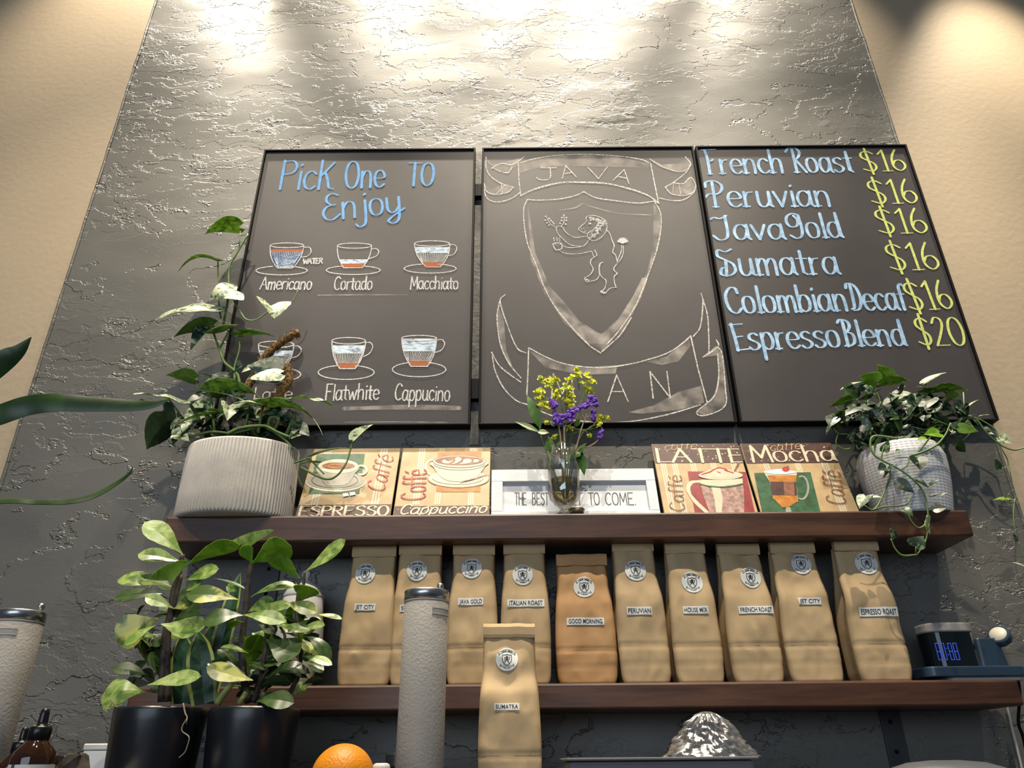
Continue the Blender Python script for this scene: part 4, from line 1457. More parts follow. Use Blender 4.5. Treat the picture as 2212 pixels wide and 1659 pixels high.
def art_mocha(t, pl, h, S):
    C = crop(1380, 930, 4.424)

    def pic(b):
        stripes(b, pl, [(-0.06, .003), (.01, .003), (.07, .0035)], 0.002, S - .05)
        area(b, pl, C, "1100,407 1640,400 1738,790 1178,790", E1 * 2, mi=GRN)
        ovline(b, pl, C, 1555, 548, 62, 110, .0045, E1 * 3, -110, 110, mi=POR)
        area(b, pl, C, "1190,400 1510,400 1500,490 1512,600 1520,680 1430,735 1370,738 1280,650 1250,490", E1 * 4, mi=CREAM)
        area(b, pl, C, "1225,432 1508,430 1500,495 1252,492", E1 * 5, mi=ORA)
        area(b, pl, C, "1252,492 1500,495 1512,625 1272,620", E1 * 5, mi=DKB)
        area(b, pl, C, "1380,494 1480,495 1490,624 1390,622", E1 * 5.5, mi=COC)
        area(b, pl, C, "1272,622 1512,627 1514,680 1430,732 1370,735 1290,660", E1 * 5, mi=ORA)
        area(b, pl, C, "1405,735 1445,735 1460,790 1400,790", E1 * 5, mi=POR)
        area(b, pl, C, "1190,400 1250,385 1340,372 1440,385 1510,402 1400,420 1270,418", E1 * 6, True, WHI)
        ovfill(b, pl, C, 1402, 375, 36, 25, E1 * 7, CRI)
        trace(b, pl, C, "1410,355 1430,345", .0015, E1 * 7, mi=DKB)

    def band(b):
        v = pl.px(C(1045, 315))[1]
        fill(b, pl, [(-h + .001, v), (h - .001, v), (h - .001, S - .001), (-h + .001, S - .001)], E1 * 2, DKB)
        dots(b, pl, h, v + .003, S - .004, 40, 4)

    layer(t, 'cup_picture', pic)
    layer(t, 'title_band', band)

    def ttl(b):
        word(b, pl, 'Mocha', C(1085, 303), C(1885, 290), C(1085, 150), .0052, E1 * 4, True, mi=CREAM)
        word(b, pl, 'caff\u00e9', C(1255, 200), C(1540, 180), C(1255, 120), .0018, E1 * 4.5, None, mi=TAN, slant=.4)
    layer(t, 'title_lettering', ttl)
    layer(t, 'script_lettering', lambda b: word(b, pl, 'Caff\u00e9', C(1985, 715), C(1915, 400), C(1780, 600), .0026, E1 * 5, None, mi=COC))


tile(645, 849, 675, 861, 968.5, -0.070, 0.013, 'tile with a green square and a cup beside the ribbed planter', art_espresso)
tile(855, 1058, 866, 1059, 967, -0.070, 0.013, 'tile with a foamy cup on an orange square, beside the white frame', art_capp)
tile(1431, 1627, 1410, 1603, 958, -0.060, 0.006, 'tile with a dark red square and a striped glass mug, right of the white frame', art_latte)
tile(1633, 1842, 1608, 1808, 957, -0.060, 0.006, 'tile with a layered glass on a green square, nearest the white pot', art_mocha)

# ------------------------------------------------------------------ white framed motto
yb, yt = -0.055, -0.022
pl0 = Pl((0, yb, US_T + 0.0005), (1, 0, 0), Vector((0, yt - yb, 0.135)).normalized())
x0, x1 = pl0.px((1061, 1090))[0], pl0.px((1424, 1090))[0]
pl0.O.x = (x0 + x1) / 2
hh = pl0.px((1240, 1013))[1]
hw = (x1 - x0) / 2
t = thing('framed_motto', 'white washed wooden frame with a short printed motto, behind the vase', 'frame', pl0.O)


def slab(b, u0, u1, v0, v1, o0, o1, mi=0):
    vs = [pl0.p(u, v, o) for o in (o0, o1) for (u, v) in ((u0, v0), (u1, v0), (u1, v1), (u0, v1))]
    b.add(vs, [(0, 3, 2, 1), (4, 5, 6, 7), (0, 1, 5, 4), (1, 2, 6, 5), (2, 3, 7, 6), (3, 0, 4, 7)], mi)


iu0, iv1 = pl0.px((1086, 1040))
iu1 = pl0.px((1395, 1038))[0]
b = MB()
slab(b, -hw, hw, iv1, hh, -0.012, 0)
slab(b, -hw, hw, 0, 0.024, -0.012, 0)
slab(b, -hw, iu0, 0.024, iv1, -0.012, 0)
slab(b, iu1, hw, 0.024, iv1, -0.012, 0)
keep(b.build('frame', mat('whitewashed_wood', (0.54, 0.56, 0.58), 0.55, var=0.06, scale=9, stretch=(3, 1, 20), bump=0.0006, bscale=40), bevel=0.001), t)
b = MB()
slab(b, iu0, iu1, 0.024, iv1, -0.011, -0.008)
pn = keep(b.build('panel', mat('motto_paper', (0.52, 0.55, 0.60), 0.6, var=0.02, scale=20)), t)
CF = crop(820, 930, 3.568)
b = MB()
pl1 = Pl(pl0.p(0, 0, -0.0078), pl0.ux, pl0.uy)
for txt, xa, xb in (('THE', 1040, 1130), ('BEST', 1175, 1300), ('IS', 1343, 1398), ('YET', 1436, 1556), ('TO', 1612, 1695), ('COME.', 1742, 1975)):
    word(b, pl1, txt, CF(xa, 572), CF(xb, 572), CF(xa, 480), 0.0017, 0.0004, False)
keep(b.build('lettering', M_INK), t)

# ------------------------------------------------------------------ white porcelain jar on the lower shelf
jc = atY(634, 1480, -0.045)
t = thing('porcelain_jar', 'white lidded porcelain jar with painted pink flowers behind the plants', 'jar', (jc.x, -0.045, LS_T))
M_JAR = mat('porcelain', (0.72, 0.71, 0.69), 0.18, var=0.04, scale=15)
b = MB()
jh = 0.172
prof = [(0.026, 0), (0.034, 0.003), (0.035, 0.02), (0.042, 0.05), (0.046, 0.085), (0.045, 0.11), (0.041, 0.135), (0.040, 0.165), (0.034, 0.170)]
b.lathe(prof, n=40, cap0=True, cap1=True)
body = b.build('jar_body', M_JAR, t, smooth=True)
b = MB()
b.lathe([(0.039, 0.166), (0.041, 0.170), (0.034, 0.184), (0.020, 0.196), (0.008, 0.201), (0.005, 0.206), (0.009, 0.212), (0.0085, 0.219), (0.001, 0.223)], n=32, cap0=True)
b.build('jar_lid', M_JAR, t, smooth=True)
b = MB()
b.box(-0.024, 0.018, -0.0425, -0.038, 0.128, 0.152)
b.build('raised_label', mat('jar_label', (0.55, 0.62, 0.64), 0.2, var=0.05, scale=30), t, bevel=0.001)
b = MB()
random.seed(8)
for cx_, cz_, mi in ((0.022, 0.098, 0), (0.027, 0.080, 0), (0.004, 0.104, 1), (0.026, 0.06, 1), (-0.012, 0.072, 2), (0.012, 0.045, 2)):
    for k in range(6):
        a = k * math.pi / 3
        ux, uz = cx_ + 0.0055 * math.cos(a), cz_ + 0.006 * math.sin(a)
        vs = []
        for i in range(8):
            u, z = ux + 0.0042 * math.cos(i * math.pi / 4), uz + 0.0042 * math.sin(i * math.pi / 4)
            R = 0.0462 if z < 0.11 else 0.0455
            rr = 0.0
            for (ra, za), (rb, zb_) in zip(prof, prof[1:]):
                if za <= z <= zb_ and zb_ > za:
                    rr = ra + (rb - ra) * (z - za) / (zb_ - za)
            rr += 0.0006
            vs.append((rr * math.sin(u / rr), -rr * math.cos(u / rr), z))
        b.add(vs, [tuple(range(8))], mi)
b.build('painted_flowers', [mat('petal_pink', (0.62, 0.05, 0.22), 0.3, var=0.2, scale=80), mat('petal_orange', (0.75, 0.20, 0.08), 0.3, var=0.2, scale=80), mat('petal_tan', (0.5, 0.3, 0.2), 0.3, var=0.2, scale=80)], body)

# ------------------------------------------------------------------ clock with charging stand
cc = atY(2085, 1462, -0.055)
t = thing('alarm_clock', 'dark blue digital clock with charging arm at the right shelf end', 'clock', (cc.x, -0.055, LS_T))
M_NAVY = mat('navy_plastic', (0.022, 0.045, 0.075), 0.35, var=0.06, scale=20)
M_GLOSS = mat('gloss_black', (0.006, 0.010, 0.014), 0.12, var=0.1, scale=10)
b = MB()


def pill(b, cx_, cy_, hx, hy, r, z0, z1, mi=0, topscale=1.0):
    pts = []
    for (sx, sy, a0) in ((1, 1, 0), (-1, 1, 90), (-1, -1, 180), (1, -1, 270)):
        for k in range(7):
            a = math.radians(a0 + 15 * k)
            pts.append((cx_ + sx * (hx - r) + r * math.cos(a), cy_ + sy * (hy - r) + r * math.sin(a)))
    n = len(pts)
    vs = [(p[0], p[1], z0) for p in pts] + [(cx_ + (p[0] - cx_) * topscale, cy_ + (p[1] - cy_) * topscale, z1) for p in pts]
    fs = [(i, (i + 1) % n, n + (i + 1) % n, n + i) for i in range(n)] + [tuple(range(n - 1, -1, -1)), tuple(range(n, 2 * n))]
    b.add(vs, fs, mi)


pill(b, 0.0, -0.002, 0.094, 0.046, 0.02, 0.006, 0.024)
b.build('charging_base', M_NAVY, t, bevel=0.002)
b = MB()
pill(b, 0.02, -0.002, 0.070, 0.036, 0.015, 0.0005, 0.006)
b.build('base_pad', mat('pale_rubber', (0.45, 0.44, 0.42), 0.6, var=0.05, scale=30), t)
b = MB()
pill(b, -0.022, -0.004, 0.046, 0.034, 0.026, 0.024, 0.086)
clk = b.build('clock_body', M_GLOSS, t, bevel=0.001)
b = MB()
pill(b, -0.022, -0.004, 0.047, 0.035, 0.027, 0.086, 0.103)
b.build('top_band', mat('grey_fabric', (0.33, 0.31, 0.30), 0.85, var=0.12, scale=300), t, bevel=0.003)
b = MB()
pill(b, 0.056, 0.006, 0.030, 0.020, 0.012, 0.024, 0.078, topscale=0.8)
b.build('charging_post', M_NAVY, t, bevel=0.002)
M = Matrix.Translation((0.083, -0.006, 0.082)) @ Matrix.Rotation(math.radians(42), 4, 'Z') @ Matrix.Rotation(math.radians(-58), 4, 'Y')
b = MB()
b.lathe([(0.018, -0.010), (0.020, -0.008), (0.020, 0.004), (0.018, 0.006)], n=32, M=M, cap0=True, cap1=True)
arm = b.build('charging_arm', M_NAVY, t, smooth=False)
b = MB()
b.lathe([(0.0001, 0.0075), (0.015, 0.0072), (0.0155, 0.0058)], n=32, M=M)
b.build('charging_disc', mat('ivory_plastic', (0.72, 0.68, 0.55), 0.4, var=0.03, scale=30), arm, smooth=True)
b = MB()
SEG = {'a': (0, 2, 1, 2), 'b': (1, 1, 1, 2), 'c': (1, 0, 1, 1), 'd': (0, 0, 1, 0), 'e': (0, 0, 0, 1), 'f': (0, 1, 0, 2), 'g': (0, 1, 1, 1)}
pc = Pl((-0.062, -0.0386, 0.036), (1, 0, 0), (0, 0, 1))
dx = 0.0
for dg in ('abcdefg', 'abcdef', 'abcdefg', 'abcdefg'):
    for s_ in dg:
        xa, za, xb, zb_ = SEG[s_]
        ribbon(b, pc, [(dx + xa * 0.0062, za * 0.0145), (dx + xb * 0.0062, zb_ * 0.0145)], 0.0012, 0)
    dx += 0.0098
    if abs(dx - 0.0196) < 1e-6:
        disc(b, pc, (dx, 0.009), 0.001, 0)
        disc(b, pc, (dx, 0.020), 0.001, 0)
        dx += 0.0035
b.build('display_digits', mat('display_blue', (0.02, 0.05, 0.3), 0.5, emit=(0.05, 0.14, 1.0, 0.55)), clk)

# ------------------------------------------------------------------ cables
b = MB()
P = [atY(*q, Y) for q, Y in (((2168, 1463), -0.06), ((2197, 1470), -0.06), ((2203, 1500), -0.05), ((2200, 1560), -0.04), ((2212, 1600), -0.035), ((2230, 1700), -0.03))]
P[0].z = P[1].z = max(P[0].z, LS_T + 0.004)
b.tube(catmull(P, 8), 0.0028, 8)
tag(b.build('black_cable', M_BLACK, smooth=True), 'black cable hanging down past the right end of the lower shelf', 'cable')
b = MB()
P = [atY(*q, Y) for q, Y in (((2174, 1523), 0.02), ((2185, 1570), 0.022), ((2207, 1660), 0.024), ((2216, 1720), 0.024))]
b.tube(catmull(P, 8), 0.0024, 8)
tag(b.build('white_cable', mat('white_cable', (0.6, 0.6, 0.56), 0.5, var=0.03, scale=50), smooth=True), 'white cable running down the wall under the lower shelf', 'cable')
# ------------------------------------------------------------------ leaves
def tab(T, t):
    for (a, x), (b, y) in zip(T, T[1:]):
        if a <= t <= b:
            k = (t - a) / (b - a)
            k = k * k * (3 - 2 * k) * 0.5 + k * 0.5
            return x + (y - x) * k
    return T[-1][1] if t > T[-1][0] else T[0][1]


HEART = [(-.16, .16), (-.10, .34), (0, .46), (.14, .5), (.32, .46), (.52, .36), (.72, .22), (.88, .09), (.96, .03), (1.0, 0.004)]
OBOV = [(0, .02), (.1, .07), (.25, .2), (.45, .38), (.65, .49), (.8, .45), (.92, .28), (1.0, 0.01)]
LANCE = [(0, .06), (.15, .3), (.38, .5), (.6, .42), (.8, .22), (1.0, 0.004)]
SWORD = [(0, .42), (.3, .5), (.6, .48), (.8, .36), (.93, .15), (1.0, .004)]


def leaf(mb, base, tip, Wd, th=60, shape=HEART, fold=0.18, arch=0.05, droop=0.0, mi=(0, 1), edge=None, wave=0.0):
    base, tip = Vector(base), Vector(tip)
    a = tip - base
    L = max(a.length, 1e-4)
    a.normalize()
    v = (CAM - (base + tip) / 2).normalized()
    vp = (v - a * v.dot(a))
    vp = vp.normalized() if vp.length > 1e-4 else a.orthogonal().normalized()
    side = a.cross(vp).normalized()
    if side.z < 0 or (abs(side.z) < 0.05 and side.x < 0):
        side = -side
    r = math.radians(th)
    n = vp * math.cos(r) + side * math.sin(r)
    wv = n.cross(a).normalized()
    t0 = shape[0][0]
    NT, NW = 14, 4
    seed = base.x * 57 + tip.z * 31

    def pt(t, s, sg):
        w = tab(shape, t)
        inner = max(0.0, -t * 1.3) if t < 0 else 0.0
        f = inner + (w - inner) * s if t < 0 else w * s
        c = base + a * (L * t) + n * (arch * L * (4 * t * (1 - t) if t > 0 else t) - droop * L * max(0, t) ** 3)
        q = n * (fold * f * Wd + wave * Wd * s * s * math.sin(t * 13 + sg * 1.3 + seed))
        return c + wv * (f * Wd * sg) + q

    for sg in (1, -1):
        for lay, off in ((0, 0.00025), (1, -0.00025)):
            vs = []
            for i in range(NT + 1):
                t = t0 + (1 - t0) * (i / NT)
                for j in range(NW + 1):
                    vs.append(pt(t, j / NW, sg) + n * off)
            fs = []
            ms = []
            for i in range(NT):
                for j in range(NW):
                    q = (i * (NW + 1) + j, i * (NW + 1) + j + 1, (i + 1) * (NW + 1) + j + 1, (i + 1) * (NW + 1) + j)
                    if (sg > 0) == (lay == 0):
                        q = q[::-1]
                    fs.append(q)
                    ms.append(edge if (edge is not None and j == NW - 1) else mi[lay])
            b0 = len(mb.v)
            mb.v += [tuple(x) for x in vs]
            for f_, m_ in zip(fs, ms):
                mb.f.append(tuple(b0 + i for i in f_))
                mb.m.append(m_)


def mpp(p):
    return (p - CAM).dot(FW) / F


def leaves(mb, C, s, rows, Y0, Y1, shape, **kw):
    """rows: base x,y, tip x,y (crop of the photo), true width (crop px), turn, materials, depth shift"""
    for r in rows:
        bx, by, tx, ty, w, th, mi = r[:7]
        dy = r[7] if len(r) > 7 else 0.0
        k = dict(kw)
        if len(r) > 8:
            k.update(r[8])
        lean = rnd(-1, 1) * 0.012
        yb = Y0 + dy
        yt = Y0 + dy + (Y1 - Y0) * (0.5 + lean)
        sh = k.pop('shape', shape)
        p, q = atY(*C(bx, by), yb), atY(*C(tx, ty), yt)
        leaf(mb, p, q, w / s * mpp(p) * (1.18 if sh is OBOV else 1.0), th, sh, mi=mi, **k)


def stem(mb, C, s, pts, Y, r, n=6, mi=0, sm=6):
    """pts 'x,y[,dy] ...' -> tube"""
    P = []
    for q in pts.split():
        z = [float(v) for v in q.split(',')]
        P.append(atY(*C(z[0], z[1]), Y + (z[2] if len(z) > 2 else 0)))
    P = catmull(P, sm)
    N = len(P)
    rr = [r * (1.15 - 0.45 * i / N) for i in range(N)] if not isinstance(r, list) else r
    mb.tube(P, rr, n, mi)


M_VAR = leafmat('variegated_leaf', (0.04, 0.10, 0.03), (0.50, 0.56, 0.37), 75, 0.38, (0.40, 0.52))
M_UND = leafmat('leaf_underside', (0.12, 0.25, 0.04), (0.20, 0.36, 0.07), 40, 0.5, tl=0.45)
M_DKV = leafmat('dark_mottled_leaf', (0.010, 0.030, 0.018), (0.16, 0.24, 0.15), 80, 0.32, (0.48, 0.62), tl=0.12)
M_DKU = leafmat('dark_leaf_underside', (0.030, 0.065, 0.022), (0.05, 0.10, 0.03), 40, 0.5, tl=0.25)
M_STEMG = mat('green_stem', (0.13, 0.22, 0.06), 0.5, var=0.2, scale=40)
M_SOIL = mat('soil', (0.018, 0.012, 0.008), 0.95, var=0.5, scale=120, bump=0.004, bscale=150)
M_BRIGHT = leafmat('fresh_leaf', (0.17, 0.36, 0.02), (0.30, 0.52, 0.05), 35, 0.4, tl=0.45)

# ------------------------------------------------------------------ ribbed planter with climbing plant
pc0 = atY(505, 1116, -0.060)
t = thing('potted_vine', 'climbing plant with white-splashed leaves in a grey ribbed oval planter on the upper shelf', 'potted plant', (pc0.x, -0.060, US_T))
b = MB()
RX, RY, PH = 0.1185, 0.0865, 0.160
rib = lambda a, z: 0.0013 * math.cos(96 * a) if 0.003 < z < PH - 0.003 else 0
prof = [(0.93, 0.0), (0.975, 0.002), (0.985, 0.004), (1.0, 0.008), (1.0, 0.05), (0.995, 0.1), (0.985, PH - 0.004), (0.975, PH), (0.93, PH), (0.92, PH - 0.02)]
b.lathe([(r * RX, z) for r, z in prof], n=768, sy=RY / RX, rfun=rib, cap0=True)
b.build('planter', mat('grey_concrete', (0.47, 0.445, 0.41), 0.75, var=0.06, scale=30, bump=0.0006, bscale=300), t, smooth=True)
b = MB()
q = ray(430, 1109)
hp = CAM + q * ((US_T + 0.0035 - CAM.z) / q.z)
b.lathe([(0.0001, -0.0012), (0.006, -0.0012), (0.0065, 0.002)], n=18, c=(hp.x - pc0.x, max(hp.y, -0.142) + 0.060, 0.0015), sy=0.5)
b.build('drain_hole', M_BLACK, t)
b = MB()
random.seed(2)
b.lathe([(0.0001, PH - 0.012), (RX * 0.5, PH - 0.008), (RX * 0.925, PH - 0.014)], n=40, sy=RY / RX, rfun=lambda a, z: 0)
b.build('soil', M_SOIL, t)
A1 = crop(260, 440, 4.424)
B1 = crop(260, 690, 4.608)
random.seed(31)
b = MB()
VM = [M_VAR, M_UND, M_DKV, M_DKU, M_BRIGHT]
V, D, FR = (0, 1), (2, 3), (0, 4)
leaves(b, A1, 4.424, [
    (1135, 225, 800, 268, 270, 128, FR, 0, dict(arch=.10, droop=.1)),
    (935, 555, 530, 585, 240, 98, FR, 0, dict(arch=.16, droop=.22)),
    (1110, 830, 850, 930, 330, 52, V, -.01, dict(arch=.22, fold=-.12)),
    (1440, 975, 1466, 1112, 330, 22, V, -.02, dict(fold=.55, arch=.1)),
    (905, 1020, 255, 1085, 250, 74, V, -.02, dict(arch=.06, droop=.12, wave=.03)),
    (885, 1165, 512, 1275, 220, 132, (2, 1), 0, dict(arch=.12)),
    (930, 1225, 1128, 1158, 170, 112, V, -.01),
    (930, 1225, 800, 1242, 150, 112, V, -.015),
    (785, 1185, 668, 1405, 120, 25, D, 0),
    (1125, 1262, 1525, 1300, 190, 106, V, 0.01, dict(arch=.10)),
    (1010, 1145, 860, 1128, 90, 84, V, 0),
], -0.045, -0.075, HEART)
leaves(b, B1, 4.608, [
    (740, 590, 452, 555, 200, 138, V, -.01, dict(arch=.08)),
    (900, 570, 740, 545, 130, 95, V, 0),
    (1060, 560, 830, 630, 150, 60, D, .0),
    (1090, 520, 1215, 470, 140, 60, D, .01),
    (900, 730, 1400, 790, 330, 118, (0, 1), -.03, dict(arch=.16)),
    (905, 735, 1330, 870, 260, 70, V, -.02, dict(arch=.1)),
    (610, 830, 118, 742, 230, 84, V, -.03, dict(arch=.05, wave=.04)),
    (470, 1010, 262, 1295, 330, 150, (2, 3), -.02, dict(arch=.1)),
    (905, 945, 515, 1065, 190, 100, V, -.05, dict(arch=.05)),
    (900, 890, 615, 960, 260, 40, V, -.01),
    (860, 780, 640, 840, 200, 50, D, .01),
    (1080, 860, 1060, 1010, 190, 15, V, -.05, dict(fold=.5)),
    (1110, 880, 1330, 860, 130, 60, V, -.04),
    (1420, 860, 1120, 835, 200, 84, V, -.05, dict(arch=.08)),
    (1420, 855, 2062, 1082, 250, 104, V, -.055, dict(arch=.13, droop=.12)),
    (1640, 800, 2105, 850, 170, 88, V, -.03, dict(wave=.1, arch=.07)),
    (1590, 500, 1245, 470, 300, 30, D, -.02, dict(fold=-.1)),
    (1590, 540, 1255, 600, 200, 50, V, -.03, dict(fold=-.1)),
    (1300, 470, 1205, 530, 60, 20, (0, 1), -.03),
    (1720, 940, 1745, 1190, 170, 40, D, -.03),
    (1540, 930, 1660, 1080, 220, 40, D, -.01),
    (1150, 960, 1320, 900, 160, 60, D, -.03),
    (640, 1080, 520, 1260, 190, 50, D, -.04, dict(fold=.3)),
    (560, 1150, 690, 1215, 150, 35, V, -.05),
    (520, 1090, 610, 960, 150, 70, V, -.03),
    (430, 900, 560, 1020, 200, 140, (2, 3), -.005),
    (960, 1000, 1080, 1130, 160, 60, D, -.01),
    (1760, 1100, 1680, 1190, 90, 60, V, -.05),
    (1780, 1140, 1700, 1190, 70, 40, V, -.05),
    (700, 1040, 640, 1160, 160, 40, V, -.04),
], -0.045, -0.075, HEART)
for k in range(44):
    x, y = rnd(560, 1740), rnd(880, 1180)
    leaves(b, B1, 4.608, [(x, y, x + rnd(-160, 160), y + rnd(-60, 150), rnd(150, 260), rnd(20, 130), random.choice((D, D, V, (2, 1))), rnd(-.03, .03))], -0.05, -0.06, HEART)
PX = lambda x, y: (x, y)
leaves(b, PX, 1.0, [(764, 950, 806, 917, 40, 62, FR, 0, dict(fold=.4)), (676, 985, 772, 968, 40, 92, V, 0, dict(arch=.06)), (690, 1000, 640, 1006, 26, 100, FR, .01)], -0.10, -0.105, HEART)
keep(b.build('foliage', VM, smooth=True), t)
b = MB()
stem(b, B1, 4.6, "1120,1150 1185,610 1040,430 985,300 940,170 880,0", -0.045, .0032)
stem(b, A1, 4.4, "960,1095 940,900 932,560", -0.045, .0022)
stem(b, A1, 4.4, "985,1150 1030,900 1040,620 1110,480 1222,290", -0.045, .0028)
stem(b, A1, 4.4, "1030,600 980,712", -0.045, .0012)
stem(b, A1, 4.4, "1222,288 1130,310", -0.045, .0011)
stem(b, A1, 4.4, "1135,430 1145,265", -0.045, .0015)
stem(b, A1, 4.4, "1060,860 1100,960 1150,1040 1205,1108 1300,1108 1400,1040 1470,1010 1560,985 1650,930 1695,830", -0.052, .0019)
stem(b, B1, 4.6, "985,300 1050,170 1080,110", -0.045, .0022)
stem(b, B1, 4.6, "1140,600 1135,480 1185,300 1180,190", -0.045, .0024)
stem(b, B1, 4.6, "780,720 750,590", -0.045, .0026)
stem(b, B1, 4.6, "940,1150 900,760", -0.08, .0030)
stem(b, B1, 4.6, "600,950 480,790", -0.06, .0022)
stem(b, B1, 4.6, "1230,1120 1290,860", -0.085, .0028)
stem(b, B1, 4.6, "1370,1130 1420,870", -0.09, .0030)
stem(b, B1, 4.6, "1470,1100 1490,980 1580,990 1530,1100", -0.09, .0028)
stem(b, B1, 4.6, "1640,1170 1740,940", -0.085, .0034)
stem(b, B1, 4.6, "1060,1140 1200,1080 1430,1060 1560,1120 1700,1170 1780,1140", -0.095, .0034)
stem(b, B1, 4.6, "1500,1090 1640,1200 1730,1300", -0.09, .0030)
stem(b, B1, 4.6, "640,1180 900,1120 1120,1130 1350,1080", -0.09, .0028)
stem(b, B1, 4.6, "1000,930 1050,740", -0.075, .0045)
stem(b, PX, 1, "650,1010 700,1034 727,1028 748,1000 756,975 764,948", -0.105, .0022)
stem(b, PX, 1, "635,1000 665,992 680,1003 700,1024", -0.105, .0020)
stem(b, PX, 1, "640,1008 648,1040 662,1062", -0.10, .0006)
keep(b.build('stems', M_STEMG, smooth=True), t)
M_COIR = mat('coir_fibre', (0.30, 0.17, 0.06), 0.95, col2=(0.045, 0.024, 0.010), scale=160, bump=0.004, bscale=140)


def coir(pts, Y, R):
    b = MB()
    P = catmull([atY(*B1(*q), Y) for q in pts], 8)
    b.tube(P, [R * (0.92 + 0.22 * noise.noise(p * 90)) for p in P], 14)
    for k in range(230):
        i = random.randrange(len(P) - 1)
        p = P[i]
        d = (P[i + 1] - p).normalized()
        o = d.orthogonal().normalized()
        o.rotate(Matrix.Rotation(rnd(0, 6.28), 3, d))
        tng = d.cross(o) * rnd(-1, 1) + d * rnd(-.8, .8)
        q0 = p + o * R * 0.9
        ln = rnd(.006, .016)
        b.tube([q0, q0 + tng * ln * .5 + o * ln * .22, q0 + tng * ln + o * ln * rnd(0, .5)], .0005, 3)
    return keep(b.build('moss_pole', M_COIR, smooth=True), t)


random.seed(4)
coir([(1300, 1120), (1480, 860), (1600, 720), (1680, 600), (1660, 450)], -0.055, 0.0098)
coir([(1250, 700), (1430, 390), (1560, 260), (1690, 170), (1780, 130)], -0.062, 0.0098)

# ------------------------------------------------------------------ white pot with trailing plant
wc = atY(1972, 1104, -0.052)
t = thing('potted_trailing_plant', 'trailing spotted plant in a white woven-textured pot at the right shelf end', 'potted plant', (wc.x, -0.052, US_T))
b = MB()
WH = 0.148
prof = []
for k in range(75):
    z = WH * k / 74
    f = z / WH
    prof.append((0.0715 + 0.0155 * math.sin(min(1, f * 1.25) * math.pi / 2) - 0.008 * max(0, f - 0.82) / 0.18, z))
b.lathe(prof + [(0.075, WH), (0.074, WH - 0.02)], n=200, cap0=True,
        rfun=lambda a, z: 0.0009 * max(math.cos(50 * a), math.cos(z * 2 * math.pi / 0.0062)) if z < WH - 0.002 else 0)
b.build('pot', mat('white_glazed_ceramic', (0.60, 0.61, 0.62), 0.22, var=0.03, scale=20, spec=0.6), t, smooth=True)
b = MB()
b.lathe([(0.0001, WH - 0.012), (0.074, WH - 0.016)], n=32)
b.build('soil', M_SOIL, t)
R1 = crop(1740, 770, 3.606)
random.seed(77)
b = MB()
SPOT = leafmat('spotted_leaf', (0.035, 0.085, 0.03), (0.30, 0.38, 0.22), 95, 0.35, (0.50, 0.62), tl=0.2)
SPU = leafmat('pale_leaf_underside', (0.10, 0.20, 0.05), (0.16, 0.28, 0.08), 40, 0.5, tl=0.4)
SDK = leafmat('dark_spotted_leaf', (0.012, 0.030, 0.014), (0.12, 0.19, 0.10), 110, 0.35, (0.54, 0.64), tl=0.1)
RM = [SPOT, SPU, SDK, M_DKU, M_BRIGHT, M_VAR]
S, SD, SU, SW = (0, 1), (2, 3), (0, 4), (5, 1)
for k in range(190):
    x, y = rnd(200, 1290), rnd(230, 740)
    if abs(x - 740) / 560 + abs(y - 470) / 420 > 1.05:
        continue
    leaves(b, R1, 3.606, [(x, y, x + rnd(-110, 110), y + rnd(-70, 110), rnd(85, 150), rnd(15, 130), random.choice((SD, SD, S, (2, 3), (2, 3))), rnd(-.055, .02))], -0.055, -0.065, HEART)
